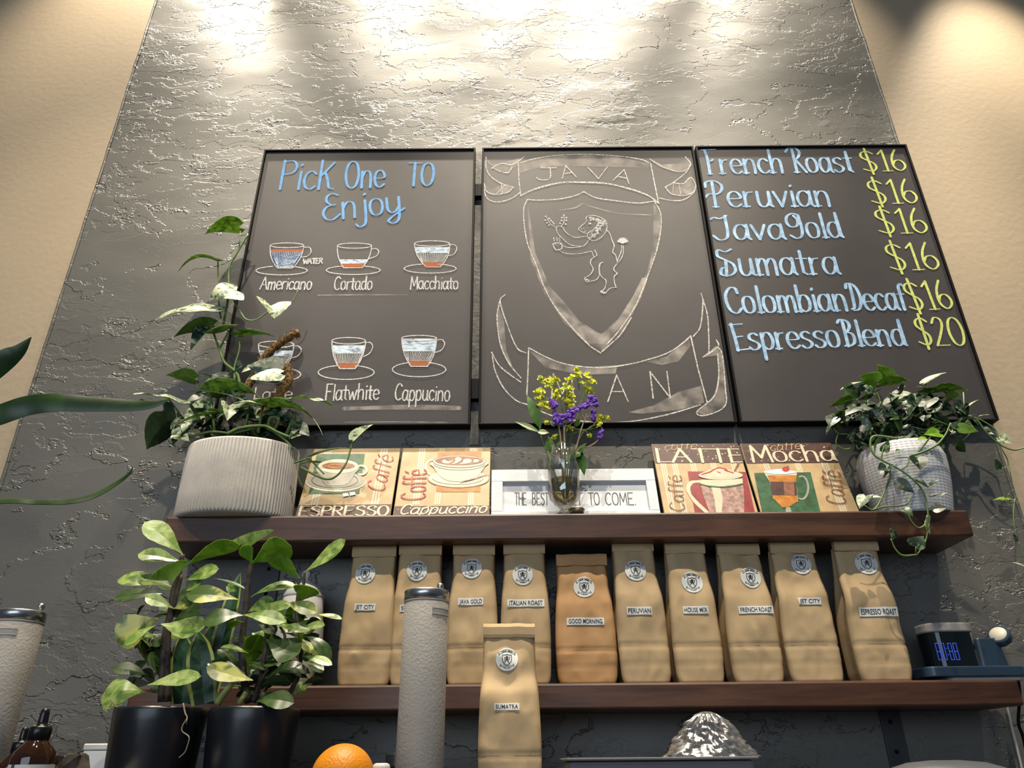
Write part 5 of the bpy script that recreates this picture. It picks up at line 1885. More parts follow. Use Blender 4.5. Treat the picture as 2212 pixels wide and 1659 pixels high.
leaves(b, R1, 3.606, [
    (560, 200, 420, 150, 150, 158, (0, 4), -.02), (640, 175, 560, 62, 150, 150, (0, 4), 0.0), (640, 175, 760, 200, 130, 150, (0, 4), 0.0), (590, 215, 815, 185, 160, 118, (0, 4), -.03),
    (440, 205, 265, 265, 110, 80, SW, -.01), (380, 240, 330, 350, 150, 158, (2, 3), -.02), (340, 340, 180, 400, 120, 118, (0, 4), -.02), (330, 430, 232, 455, 90, 125, (0, 4), -.03),
    (250, 470, 225, 585, 130, 160, (2, 1), -.03), (430, 240, 550, 300, 90, 50, S, -.02), (470, 350, 520, 310, 70, 60, SW, -.02), (540, 400, 330, 510, 170, 30, SD, -.05, dict(fold=-.2)),
    (715, 330, 590, 400, 130, 30, SD, -.05, dict(fold=-.2)), (740, 260, 780, 230, 100, 70, SW, -.02), (700, 310, 830, 285, 110, 50, SW, -.04), (925, 205, 1100, 125, 90, 66, SW, -.02),
    (980, 260, 1055, 238, 60, 70, SW, -.03), (980, 275, 850, 285, 140, 108, SU, -.04), (1000, 270, 1265, 265, 200, 112, SU, -.045, dict(arch=.05)), (900, 300, 850, 340, 110, 50, S, -.04),
    (860, 360, 800, 470, 170, 25, SD, -.06), (1010, 370, 970, 450, 110, 20, SD, -.06), (1100, 330, 1210, 300, 150, 125, SU, -.03), (1230, 420, 1355, 335, 50, 70, SW, -.03), (1360, 465, 1440, 455, 30, 80, SW, -.03),
    (1260, 470, 1330, 455, 30, 80, SW, -.03), (1200, 555, 1350, 585, 90, 20, (4, 1), -0.120, dict(fold=.1)), (1040, 600, 920, 610, 110, 40, (4, 1), -0.115), (940, 640, 870, 650, 60, 60, (4, 1), -0.115), (700, 650, 780, 640, 60, 60, (4, 1), -.07),
    (620, 740, 650, 650, 90, 40, S, -0.115), (870, 790, 895, 885, 140, 25, SD, -0.130, dict(fold=.25)), (740, 730, 700, 750, 50, 50, S, -0.120), (760, 560, 830, 530, 60, 60, SD, -.07),
    (630, 870, 560, 880, 110, 40, SD, -0.130), (640, 860, 610, 950, 120, 40, (2, 3), -0.125), (720, 980, 850, 1065, 110, 25, SD, -0.135), (870, 960, 960, 1025, 50, 40, SD, -0.130), (970, 1000, 1045, 965, 50, 60, S, -0.130),
    (970, 1090, 1065, 1068, 36, 50, SD, -0.130), (1060, 1080, 1105, 1062, 24, 50, SW, -0.130), (470, 1090, 420, 1190, 120, 30, S, -0.145), (470, 1120, 540, 1075, 80, 60, S, -0.148), (530, 1100, 600, 1100, 50, 60, S, -0.145),
    (1000, 1190, 1105, 1180, 100, 40, SD, -0.155, dict(fold=.2)), (770, 1190, 840, 1250, 80, 40, S, -0.158), (960, 1260, 975, 1390, 90, 60, S, -0.155), (690, 1410, 655, 1335, 70, 40, S, -0.160), (860, 1480, 920, 1400, 160, 35, SD, -0.160),
    (1290, 530, 1240, 510, 70, 60, S, -.07), (1180, 690, 1250, 745, 130, 130, (2, 1), -.03), (1140, 600, 1175, 600, 60, 60, S, -0.110),
    (1510, 630, 1612, 682, 100, 40, SW, -.02), (1505, 870, 1470, 785, 60, 40, S, -.02), (1590, 1110, 1455, 1122, 50, 60, (4, 1), -.02), (1560, 1090, 1560, 1075, 24, 60, SW, -.02),
    (1640, 1440, 1615, 1380, 60, 60, (2, 3), -.02), (1710, 1640, 1605, 1605, 40, 70, SW, -.02), (1390, 560, 1470, 600, 60, 60, SD, -.01), (1430, 600, 1470, 610, 30, 60, SW, -.02),
], -0.03, -0.045, HEART)
keep(b.build('foliage', RM, smooth=True), t)
b = MB()
st = lambda p, Y, r: stem(b, R1, 3.6, p, Y, r)
st("720,640 540,620 505,680 530,760 590,805 740,885 850,970 920,1060 950,1180 955,1330 930,1450 870,1545", -0.152, .0021)
st("870,1545 760,1550 700,1500 665,1420", -0.162, .0016)
st("860,1545 860,1470", -0.162, .0012)
st("950,1240 930,1310 880,1335 830,1290 800,1230", -0.162, .0016)
st("640,860 660,930 620,1040 570,1150 520,1195 460,1160", -0.152, .0018)
st("520,1195 620,1170 780,1155 830,1080", -0.152, .0016)
st("590,805 600,740 610,700", -0.147, .0014)
st("740,885 790,850 800,790 700,790", -0.152, .0015)
st("830,770 900,750 1020,690 1090,610 1130,520", -0.157, .0024)
st("1130,520 1150,560 1210,575", -0.147, .0018)
st("870,760 980,620", -0.147, .0014)
st("1080,540 1180,510 1290,480 1340,500 1400,580 1480,660 1560,710 1640,728 1730,700", -0.06, .0022)
st("1240,460 1330,480 1410,520 1480,570 1500,630 1530,720 1575,810 1560,865 1510,875", -0.03, .0017)
st("1240,470 1230,280", -0.06, .0014)
st("940,260 935,205", -0.05, .0018)
st("1575,810 1610,980 1640,1100 1600,1135 1540,1120", -0.015, .0010)
st("1630,1110 1620,1250 1640,1400 1680,1520 1740,1640", -0.015, .0013)
st("1150,690 1230,650 1290,590", -0.05, .0018)
st("500,230 560,290 600,420", -0.06, .0018)
st("450,700 410,720 395,690", -0.08, .0014)
st("250,610 240,680 300,720 350,715", -0.08, .0014)
st("220,560 260,600 330,605", -0.08, .0012)
st("760,500 800,470 850,460", -0.10, .0014)
st("940,400 950,440 1020,430 1050,400", -0.11, .0014)
for k in range(26):
    x, y = rnd(450, 1100), rnd(330, 680)
    st("%f,%f %f,%f %f,%f" % (x, y, x + rnd(-80, 80), y + rnd(-50, 20), x + rnd(-150, 150), y + rnd(-40, 60)), rnd(-.11, -.06), .0014)
keep(b.build('vines', M_STEMG, smooth=True), t)

# ------------------------------------------------------------------ black pots with thick-leaved plants
P1 = crop(200, 1100, 3.95)
M_POT = mat('black_glazed_pot', (0.010, 0.012, 0.016), 0.30, var=0.3, scale=3, spec=0.6)
PEP = leafmat('marbled_leaf', (0.10, 0.19, 0.035), (0.34, 0.46, 0.13), 55, 0.30, (0.38, 0.60), tl=0.2)
PEL = leafmat('pale_marbled_leaf', (0.22, 0.36, 0.07), (0.52, 0.64, 0.25), 60, 0.30, (0.38, 0.6), tl=0.3)
PED = leafmat('dark_marbled_leaf', (0.035, 0.075, 0.018), (0.085, 0.14, 0.04), 50, 0.30, (0.40, 0.66), tl=0.15)
PEY = leafmat('yellow_margined_leaf', (0.07, 0.13, 0.025), (0.52, 0.54, 0.14), 34, 0.30, (0.44, 0.56), tl=0.2)
M_SNAKE = leafmat('banded_sword_leaf', (0.010, 0.035, 0.016), (0.025, 0.085, 0.035), 45, 0.35, (0.42, 0.58), tl=0.05)
M_MARGIN = mat('yellow_margin', (0.30, 0.34, 0.09), 0.4, var=0.15, scale=40)
M_TRUNK = mat('dark_stem', (0.045, 0.036, 0.024), 0.7, var=0.4, scale=90)
PM = [PEP, M_BRIGHT, PEL, PED, PEY, M_DKU]
N_, U_, L_, K_, Y_ = (0, 1), (2, 1), (2, 1), (3, 5), (4, 5)
PY = -0.300


def blackpot(px, label):
    top = atY(px, 1524, PY - 0.068)
    c = atY(px, 1560, PY)
    t = thing('potted_plant', label, 'potted plant', (c.x, PY, CT), 'black pots on the counter')
    H = top.z - CT
    b = MB()
    R = 0.0675
    b.lathe([(R * .86, 0), (R * .89, .003), (R * .99, H - .02), (R, H - .004), (R * .985, H), (R * .94, H), (R * .92, H - .02)], n=72, cap0=True)
    b.build('pot', M_POT, t, smooth=True)
    b = MB()
    b.lathe([(0.0001, H - .008), (R * .5, H - .004), (R * .935, H - .010)], n=32, rfun=lambda a, z: 0)
    b.build('soil', M_SOIL, t)
    return t


def fillers(b, x0, x1, y0, y1, n):
    for k in range(n):
        x, y = rnd(x0, x1), y0 + (y1 - y0) * random.random() ** 0.7
        a = rnd(0, 6.28)
        leaves(b, P1, 3.95, [(x, y, x + 200 * math.cos(a), y + 110 * math.sin(a), rnd(110, 180), rnd(20, 140), random.choice((K_, K_, (3, 3), N_)), rnd(.0, .05))], PY, PY, OBOV, fold=.12)


tA = blackpot(344, 'left black pot with marbled round leaves and upright sword leaves')
tB = blackpot(548, 'right black pot with marbled round leaves in front of the white jar')
random.seed(13)
b = MB()
leaves(b, P1, 3.95, [
    (768, 385, 442, 112, 185, 28, L_, -.01, dict(arch=.05)), (785, 495, 1258, 305, 150, 145, (0, 1), -.02, dict(arch=.14)), (752, 450, 388, 385, 160, 46, N_, 0),
    (690, 615, 628, 470, 280, 165, (0, 1), -.03), (790, 612, 1078, 508, 130, 42, N_, .02), (765, 712, 937, 610, 80, 40, N_, .02), (672, 660, 212, 605, 170, 48, N_, 0, dict(arch=.08)),
    (610, 720, 178, 765, 140, 50, K_, .02), (680, 700, 560, 640, 150, 60, K_, .02), (690, 845, 448, 752, 105, 30, L_, -.03), (690, 850, 862, 785, 90, 30, Y_, -.03),
    (560, 930, 190, 1110, 270, 25, Y_, -.02), (540, 990, 275, 1160, 100, 50, L_, -.04), (585, 980, 955, 1010, 215, 40, N_, -.03, dict(arch=-.06)), (690, 960, 930, 850, 150, 40, K_, .0),
    (480, 1345, 378, 1095, 70, 30, Y_, .03), (470, 1330, 430, 1090, 50, 30, Y_, .03), (490, 1420, 165, 1352, 130, 45, K_, .02), (575, 1430, 500, 1215, 130, 40, K_, .0),
    (445, 1560, 72, 1618, 250, 35, N_, -.03, dict(arch=.20, fold=-.12)), (470, 1500, 928, 1425, 130, 35, L_, -.05, dict(arch=.04)), (540, 1080, 440, 1090, 90, 60, N_, 0), (720, 760, 800, 720, 90, 40, K_, 0),
    (640, 1090, 560, 1150, 110, 60, K_, .02),
], PY, PY - 0.02, OBOV, fold=0.10)
fillers(b, 360, 800, 700, 1560, 34)
keep(b.build('foliage', PM, smooth=True), tA)
b = MB()
stem(b, P1, 3.95, "590,1640 605,1300 620,1080 665,880 690,700 735,560 768,385", PY, .0058, 8)
stem(b, P1, 3.95, "640,1640 640,1300 655,1000 700,800 760,560", PY, .0044, 8)
keep(b.build('stems', M_TRUNK, smooth=True), tA)


def sword(parent, rows):
    for bx, by, tx, ty, w, th, dy, e in rows:
        b = MB()
        p, q = atY(*P1(bx, by), PY + dy), atY(*P1(tx, ty), PY + dy + .01)
        leaf(b, p, q, w / 3.95 * mpp(p), th, SWORD, fold=.22, arch=.02, mi=(0, 0), edge=1)
        keep(b.build('sword_leaf', [M_SNAKE, M_MARGIN], smooth=True), parent)


sword(tA, [(765, 1660, 770, 1060, 230, 10, .02, 1), (955, 1660, 905, 1040, 240, -10, .01, 1), (985, 1660, 1262, 540, 190, 25, .045, 1), (830, 1660, 1040, 950, 160, 20, .05, 1)])
b = MB()
random.seed(14)
leaves(b, P1, 3.95, [
    (1360, 305, 1340, 200, 350, 24, L_, .0), (1362, 458, 1695, 315, 240, 150, (0, 1), -.02, dict(arch=.06)), (1362, 455, 1272, 310, 120, 150, (0, 1), -.015), (1762, 590, 1475, 385, 150, 148, (0, 1), -.01, dict(arch=.12)),
    (1812, 535, 2158, 258, 140, 45, N_, .0, dict(arch=-.03)), (1240, 770, 802, 735, 165, 36, Y_, -.03, dict(arch=.08)), (1350, 750, 1735, 655, 120, 60, N_, .01, dict(arch=.1)), (1785, 780, 1850, 655, 215, 155, (0, 1), -.02),
    (1320, 880, 1545, 770, 110, 35, N_, .01), (1400, 880, 1680, 815, 110, 45, N_, .0), (1640, 800, 1915, 880, 120, 30, Y_, -.03), (1905, 900, 2128, 938, 55, 50, Y_, -.02), (1590, 1000, 1852, 1035, 90, 40, N_, -.03),
    (1790, 1010, 1982, 990, 80, 40, N_, .0), (1285, 905, 942, 970, 170, 45, (3, 1), -.04, dict(arch=.1)), (1280, 905, 1645, 965, 130, 38, N_, -.04, dict(arch=.08)), (1290, 960, 1140, 1010, 100, 120, (0, 1), -.01),
    (1420, 1060, 1310, 1190, 130, 130, (0, 1), -.02), (1330, 1380, 1430, 1070, 210, 140, (0, 1), .01), (1480, 1110, 1765, 1230, 230, 28, K_, -.04, dict(arch=-.1)), (1800, 1085, 2025, 1320, 120, 40, K_, -.01, dict(arch=.2)),
    (1790, 1110, 1870, 1230, 130, 45, Y_, -.03), (1740, 1060, 1800, 1160, 120, 120, (0, 1), 0), (1785, 1250, 2045, 1330, 80, 40, L_, -.03), (1820, 1300, 1962, 1395, 100, 50, N_, -.01), (1270, 1390, 1065, 1200, 120, 50, K_, 0),
    (1370, 1460, 972, 1345, 160, 32, Y_, -.04, dict(arch=-.04)), (1300, 1400, 980, 1320, 120, 40, K_, -.02), (1450, 1500, 1690, 1470, 150, 125, (3, 5), -.03), (1470, 1490, 1860, 1400, 150, 60, K_, -.01, dict(arch=.25)),
    (1400, 1640, 1720, 1655, 150, 30, K_, -.05, dict(arch=.12)), (1500, 940, 1700, 900, 120, 50, K_, .02), (1330, 1230, 1090, 1180, 100, 60, N_, -.01), (1300, 1300, 1450, 1380, 130, 60, K_, 0), (1640, 1300, 1830, 1440, 140, 50, K_, 0),
    (1020, 590, 1300, 680, 40, 60, K_, .03), (1230, 700, 1140, 660, 90, 40, N_, .02),
], PY, PY - 0.02, OBOV, fold=0.10)
fillers(b, 1160, 1880, 820, 1590, 52)
keep(b.build('foliage', PM, smooth=True), tB)
b = MB()
stem(b, P1, 3.95, "1330,1650 1285,1400 1275,1150 1300,900 1320,700 1345,520 1360,445", PY, .0055, 8)
stem(b, P1, 3.95, "1370,1650 1430,1480 1500,1360", PY, .004, 8)
stem(b, P1, 3.95, "1640,1640 1750,1420 1780,1150 1740,900 1755,700 1760,580", PY, .0034, 8)
stem(b, P1, 3.95, "1760,800 1800,640 1810,530", PY, .0028, 8)
stem(b, P1, 3.95, "1390,1640 1475,1200 1480,1000 1500,880", PY, .0032, 8)
stem(b, P1, 3.95, "1560,1300 1640,1100 1600,1000", PY, .0026, 8)
keep(b.build('stems', M_TRUNK, smooth=True), tB)
b = MB()
stem(b, P1, 3.95, "1060,1660 1130,1560 1210,1470", PY - .03, .0055, 8)
stem(b, P1, 3.95, "1250,1660 1310,1560", PY - .03, .0042, 8)
keep(b.build('pale_stalk', M_MARGIN, smooth=True), tB)
b = MB()
K1 = crop(220, 1480, 4.809)
stem(b, K1, 4.8, "845,190 865,290 885,340 840,420 835,480 905,540 885,640 860,700 800,755", PY - .072, .0010, 6)
stem(b, K1, 4.8, "885,340 878,405", PY - .073, .0006, 6)
keep(b.build('hanging_root', mat('pale_root', (0.36, 0.29, 0.18), 0.8, var=0.2, scale=60), smooth=True), tA)
b = MB()
stem(b, K1, 4.8, "95,140 105,190 80,220 110,222 140,210 130,180", PY - .06, .0009, 6)
stem(b, K1, 4.8, "130,210 160,225 205,205", PY - .06, .0008, 6)
keep(b.build('aerial_root', bpy.data.materials['pale_root'], smooth=True), tA)

# ------------------------------------------------------------------ strap-leaved plant standing left of the picture
sx = atY(-330, 1500, -0.40).x
t = thing('strap_leaf_plant', 'plant with long green strap leaves reaching in from the left edge', 'potted plant', (sx, -0.40, CT))
b = MB()
b.lathe([(.055, 0), (.06, .004), (.072, .12), (.074, .13), (.066, .13), (.064, .11)], n=40, cap0=True)
b.build('pot', mat('terracotta', (0.36, 0.14, 0.07), 0.8, var=0.1, scale=20), t, smooth=True)
b = MB()
b.lathe([(0.0001, .116), (.065, .113)], n=24)
b.build('soil', M_SOIL, t)
M_STRAP = leafmat('strap_leaf', (0.020, 0.055, 0.012), (0.040, 0.095, 0.020), 20, 0.35, tl=0.2)
b = MB()


def strap(pts, w, tw, tip=1.0):
    P = catmull([atY(x, y, Y) for x, y, Y in pts], 8)
    N = len(P)
    vs = {0: [], 1: []}
    for i in range(N):
        d = (P[min(i + 1, N - 1)] - P[max(i - 1, 0)]).normalized()
        v = (CAM - P[i]).normalized()
        s_ = d.cross(v).normalized()
        a = math.radians(tw[0] + (tw[1] - tw[0]) * i / (N - 1))
        wv = s_ * math.cos(a) + v * math.sin(a)
        n = d.cross(wv).normalized()
        f = i / (N - 1)
        ww = w * (min(1, .5 + f * 2)) * (1 - max(0, (f - .45) / .55) ** 1.6) + .0008
        for k in (0, 1):
            o = n * (.0004 if k == 0 else -.0004)
            vs[k] += [P[i] + wv * ww * .5 + o, P[i] - n * ww * .12 + o, P[i] - wv * ww * .5 + o]
    for k in (0, 1):
        fs = []
        for i in range(N - 1):
            for j in (0, 1):
                q = (i * 3 + j, i * 3 + j + 1, (i + 1) * 3 + j + 1, (i + 1) * 3 + j)
                fs.append(q if k == 0 else q[::-1])
        b.add(vs[k], fs)


strap([(-330, 1440, -.40), (-260, 1050, -.44), (-120, 880, -.48), (0, 785, -.5), (40, 758, -.5), (68, 728, -.5)], .040, (20, 10))
strap([(-320, 1440, -.40), (-280, 1100, -.45), (-150, 950, -.52), (0, 896, -.54), (60, 876, -.54), (120, 870, -.54), (200, 873, -.53), (290, 876, -.52), (335, 873, -.52), (368, 862, -.52)], .034, (30, 35))
strap([(-340, 1440, -.40), (-300, 1200, -.45), (-180, 1100, -.5), (0, 1083, -.54), (80, 1084, -.54), (150, 1083, -.54), (205, 1070, -.53), (255, 1042, -.52), (280, 1022, -.52), (287, 1008, -.52)], .020, (75, 62))
keep(b.build('foliage', M_STRAP, smooth=True), t)
# ------------------------------------------------------------------ clear glass helpers
def clear(name, tint, ior_mix=0.12, rough=0.03, haze=0.0):
    m = bpy.data.materials.new(name)
    m.use_nodes = True
    nt = m.node_tree
    nt.nodes.remove(nt.nodes['Principled BSDF'])
    t = node(nt, 'ShaderNodeBsdfTransparent')
    t.inputs[0].default_value = (*tint, 1)
    g = node(nt, 'ShaderNodeBsdfGlossy')
    g.inputs['Roughness'].default_value = rough
    fr = node(nt, 'ShaderNodeLayerWeight')
    fr.inputs['Blend'].default_value = 0.35
    a = math_node(nt, 'MULTIPLY_ADD', fr.outputs['Fresnel'], 0.6, ior_mix * 0.3, True)
    mx = node(nt, 'ShaderNodeMixShader')
    nt.links.new(a, mx.inputs[0])
    nt.links.new(t.outputs[0], mx.inputs[1])
    nt.links.new(g.outputs[0], mx.inputs[2])
    out = mx.outputs[0]
    if haze:
        d = node(nt, 'ShaderNodeBsdfDiffuse')
        d.inputs[0].default_value = (0.7, 0.7, 0.7, 1)
        m2 = node(nt, 'ShaderNodeMixShader')
        m2.inputs[0].default_value = haze
        nt.links.new(out, m2.inputs[1])
        nt.links.new(d.outputs[0], m2.inputs[2])
        out = m2.outputs[0]
    nt.links.new(out, nt.nodes['Material Output'].inputs[0])
    return m


# ------------------------------------------------------------------ vase and its flowers
VY = -0.083
vc = atY(1221, 1100, VY)
t = thing('glass_vase', 'footed clear glass vase of amber water in front of the white frame', 'vase', (vc.x, VY, US_T))
out = [(0.0005, 0.0), (0.020, 0.0), (0.0215, 0.003), (0.019, 0.007), (0.011, 0.013), (0.0125, 0.020), (0.022, 0.028), (0.031, 0.038), (0.034, 0.052), (0.0335, 0.072), (0.0325, 0.082), (0.034, 0.105), (0.0362, 0.148)]
inn = [(0.0348, 0.148), (0.0325, 0.105), (0.031, 0.082), (0.032, 0.072), (0.0325, 0.052), (0.0295, 0.039), (0.021, 0.031), (0.0005, 0.026)]
b = MB()
b.lathe(out + inn, n=48)
b.build('glass', clear('clear_glass', (0.97, 0.985, 0.98), 0.25), t, smooth=True)
b = MB()
b.lathe([(0.0005, 0.0268), (0.0205, 0.0318), (0.029, 0.0395), (0.0318, 0.052), (0.0313, 0.072), (0.0306, 0.078), (0.0005, 0.078)], n=40)
b.build('water', clear('amber_water', (0.86, 0.76, 0.48), 0.1), t, smooth=True)

V1 = crop(1080, 770, 4.607)
M_YEL = mat('euphorbia_yellow', (0.80, 0.80, 0.07), 0.6, var=0.25, scale=80)
M_LIME = mat('euphorbia_lime', (0.55, 0.66, 0.10), 0.6, var=0.2, scale=80)
M_PUR = mat('statice_purple', (0.16, 0.06, 0.44), 0.7, var=0.35, scale=120)
M_PINK = mat('dry_stalk', (0.34, 0.26, 0.17), 0.8, var=0.3, scale=60)
M_LF = leafmat('bouquet_leaf', (0.045, 0.13, 0.02), (0.085, 0.20, 0.03), 30, 0.4, tl=0.25)
M_LF2 = leafmat('pale_bouquet_leaf', (0.25, 0.34, 0.14), (0.36, 0.45, 0.22), 30, 0.4, tl=0.3)
FOOT = (650, 1400)


def bract(b, p, r, mi):
    """cup-shaped double bract of a spurge flower"""
    ax = Vector((rnd(-1, 1), rnd(-1.2, .2), rnd(.1, 1))).normalized()
    u = ax.orthogonal().normalized()
    v = ax.cross(u)
    n = 9
    vs = [p]
    for ring, (rr, hh) in enumerate(((.55, .05), (1.0, .32))):
        for k in range(n):
            a = 2 * math.pi * k / n
            w = 1 - .28 * abs(math.cos(a))
            vs.append(p + (u * math.cos(a) + v * math.sin(a)) * r * rr * w + ax * r * hh)
    fs = [(0, 1 + k, 1 + (k + 1) % n) for k in range(n)] + [(1 + k, 1 + n + k, 1 + n + (k + 1) % n, 1 + (k + 1) % n) for k in range(n)]
    b.add(vs, fs, mi)
    b.ball(p + ax * r * .28, r * .26, 7, 4, mi)


def sprig(label, cs, dy, main, n, seed, cat='flower'):
    random.seed(seed)
    Y = VY + dy
    foot = atY(*V1(*FOOT), VY)
    t = thing('spurge_sprig', label, 'flower', foot, 'cut flowers in the glass vase')
    b = MB()
    stem(b, V1, 4.6, main, Y, .0013, 6)
    hub = [float(q) for q in main.split()[-1].split(',')]
    fl = MB()
    for (x, y, sp) in cs:
        stem(b, V1, 4.6, "%f,%f %f,%f %f,%f" % (hub[0], hub[1], (hub[0] + x) / 2 + rnd(-12, 12), (hub[1] + y) / 2 + 8, x, y), Y, .0008, 5)
        for k in range(n):
            px, py = x + rnd(-sp, sp), y + rnd(-sp * .75, sp * .75)
            bract(fl, atY(*V1(px, py), Y + rnd(-.012, .012)), rnd(.0048, .0078), 0 if random.random() < .75 else 1)
    keep(b.build('stem', M_STEMG, smooth=True), t)
    keep(fl.build('blossoms', [M_YEL, M_LIME], smooth=True), t)


sprig('tall yellow spurge sprig leaning to the right of the bouquet top', [(770, 180, 34), (870, 190, 34), (860, 290, 55), (885, 350, 34), (930, 255, 16), (760, 130, 12)], -.002, "655,1420 690,900 780,560 810,430", 12, 1)
sprig('yellow spurge sprig at the centre top of the bouquet', [(690, 220, 34), (690, 310, 50), (650, 320, 26), (700, 390, 42), (660, 440, 38), (720, 460, 42), (700, 500, 30)], -.016, "650,1420 650,900 660,640 655,560", 11, 2)
sprig('yellow spurge sprig at the upper left of the bouquet', [(450, 235, 45), (520, 235, 42), (560, 245, 20), (490, 290, 36), (580, 355, 30), (400, 210, 12), (560, 400, 22)], -.004, "645,1420 640,900 620,520 560,330", 11, 3)
sprig('small yellow spurge sprig low on the left of the bouquet', [(365, 355, 16), (410, 340, 18), (380, 415, 16), (410, 395, 14), (400, 480, 30), (450, 470, 30), (460, 515, 22)], -.014, "640,1420 600,900 560,560 500,430", 8, 4)
sprig('yellow spurge sprig drooping at the right side of the bouquet', [(985, 640, 40), (1010, 610, 26), (1060, 620, 20), (990, 690, 16), (890, 790, 10), (700, 715, 22), (545, 810, 26), (470, 660, 12)], -.010, "655,1420 720,1000 800,800 850,730", 8, 5)


def statice(label, cs, dy, main, seed):
    random.seed(seed)
    Y = VY + dy
    t = thing('statice_sprig', label, 'flower', atY(*V1(*FOOT), VY), 'cut flowers in the glass vase')
    b = MB()
    stem(b, V1, 4.6, main, Y, .0018, 6)
    hub = [float(q) for q in main.split()[-1].split(',')]
    fl = MB()
    for (x0, y0, x1, y1, w, n) in cs:
        stem(b, V1, 4.6, "%f,%f %f,%f %f,%f" % (hub[0], hub[1], x0 + 10, y0 + 40, x1, y1 + 10), Y, .0010, 5)
        for k in range(n):
            f = random.random()
            p = atY(*V1(x0 + (x1 - x0) * f + rnd(-w, w), y0 + (y1 - y0) * f + rnd(-w, w)), Y + rnd(-.008, .006))
            # five-lobed papery floret
            for j in range(5):
                a = j * 1.257 + rnd(0, .5)
                fl.ball(p + Vector((math.cos(a) * .0017, rnd(-.001, .001), math.sin(a) * .0017)), rnd(.0015, .0024), 6, 4)
    keep(b.build('stem', M_PINK, smooth=True), t)
    keep(fl.build('florets', M_PUR, smooth=True), t)


statice('purple statice sprig at the lower left of the bouquet', [(520, 450, 545, 510, 32, 34), (545, 560, 560, 660, 26, 34), (590, 640, 600, 670, 24, 20)], -.026, "640,1420 610,900 590,700", 11)
statice('purple statice sprig across the middle of the bouquet', [(610, 610, 670, 590, 26, 30), (680, 590, 755, 530, 30, 44), (700, 630, 720, 600, 24, 16)], -.030, "650,1420 640,1000 640,700", 12)
statice('purple statice sprig arching on the right of the bouquet', [(790, 515, 860, 490, 22, 30), (900, 410, 960, 480, 26, 40), (930, 520, 935, 630, 18, 34), (880, 450, 900, 480, 14, 10)], -.022, "660,1420 740,1000 810,720 850,620", 13)
statice('single low purple statice head at the far right', [(1010, 740, 990, 810, 17, 30)], -.02, "665,1420 760,960 880,900 960,850 985,800", 14)

t = thing('leafy_stem', 'leafy green stem leaning out on the left of the vase', 'foliage stem', atY(*V1(*FOOT), VY), 'cut flowers in the glass vase')
b = MB()
stem(b, V1, 4.6, "640,1420 540,1150 460,940 400,760 400,700", VY - .02, .0014, 6)
keep(b.build('stem', M_STEMG, smooth=True), t)
b = MB()
leaves(b, V1, 4.607, [(400, 715, 268, 385, 130, 20, (0, 0), 0), (385, 750, 150, 650, 62, 30, (1, 1), -.01), (375, 755, 490, 760, 70, 40, (1, 1), -.01), (500, 960, 480, 790, 100, 20, (0, 0), 0), (800, 960, 740, 1010, 80, 40, (0, 0), -.005),
                      (760, 1000, 860, 860, 100, 50, (0, 0), 0), (780, 930, 840, 1190, 110, 20, (0, 0), .005), (700, 1050, 800, 930, 80, 50, (0, 0), .0), (760, 700, 790, 620, 70, 30, (0, 0), 0), (560, 900, 640, 850, 60, 40, (0, 0), 0),
                      (540, 700, 500, 640, 50, 30, (1, 1), 0)], VY - .02, VY - .02, LANCE)
keep(b.build('leaves', [M_LF, M_LF2], smooth=True), t)

gc = atY(1246, 1106, -0.090)
t = thing('trinket_dish', 'small gold rimmed dish beside the vase foot', 'dish', (gc.x, -0.088, US_T))
b = MB()
b.lathe([(0.0005, .001), (.010, 0), (.014, .004), (.0165, .013), (.0155, .013), (.012, .005), (.0005, .003)], n=32)
b.build('dish_bowl', mat('dark_glaze', (0.06, 0.045, 0.03), 0.3, var=0.2, scale=40), t, smooth=True)
b = MB()
b.lathe([(.0150, .0128), (.0168, .0128), (.0168, .0146), (.0150, .0146), (.0150, .0128)], n=32)
b.build('gold_rim', mat('gold', (0.70, 0.46, 0.16), 0.3, 1.0, var=0.1, scale=50), t, smooth=True)

# ------------------------------------------------------------------ grey leather canisters
M_LEATHER = mat('grey_leather', (0.40, 0.375, 0.335), 0.6, var=0.05, scale=25, bump=0.0014, bscale=260)
M_LEATHER2 = mat('grey_leather_trim', (0.42, 0.39, 0.35), 0.6, var=0.06, scale=60, bump=0.001, bscale=200)


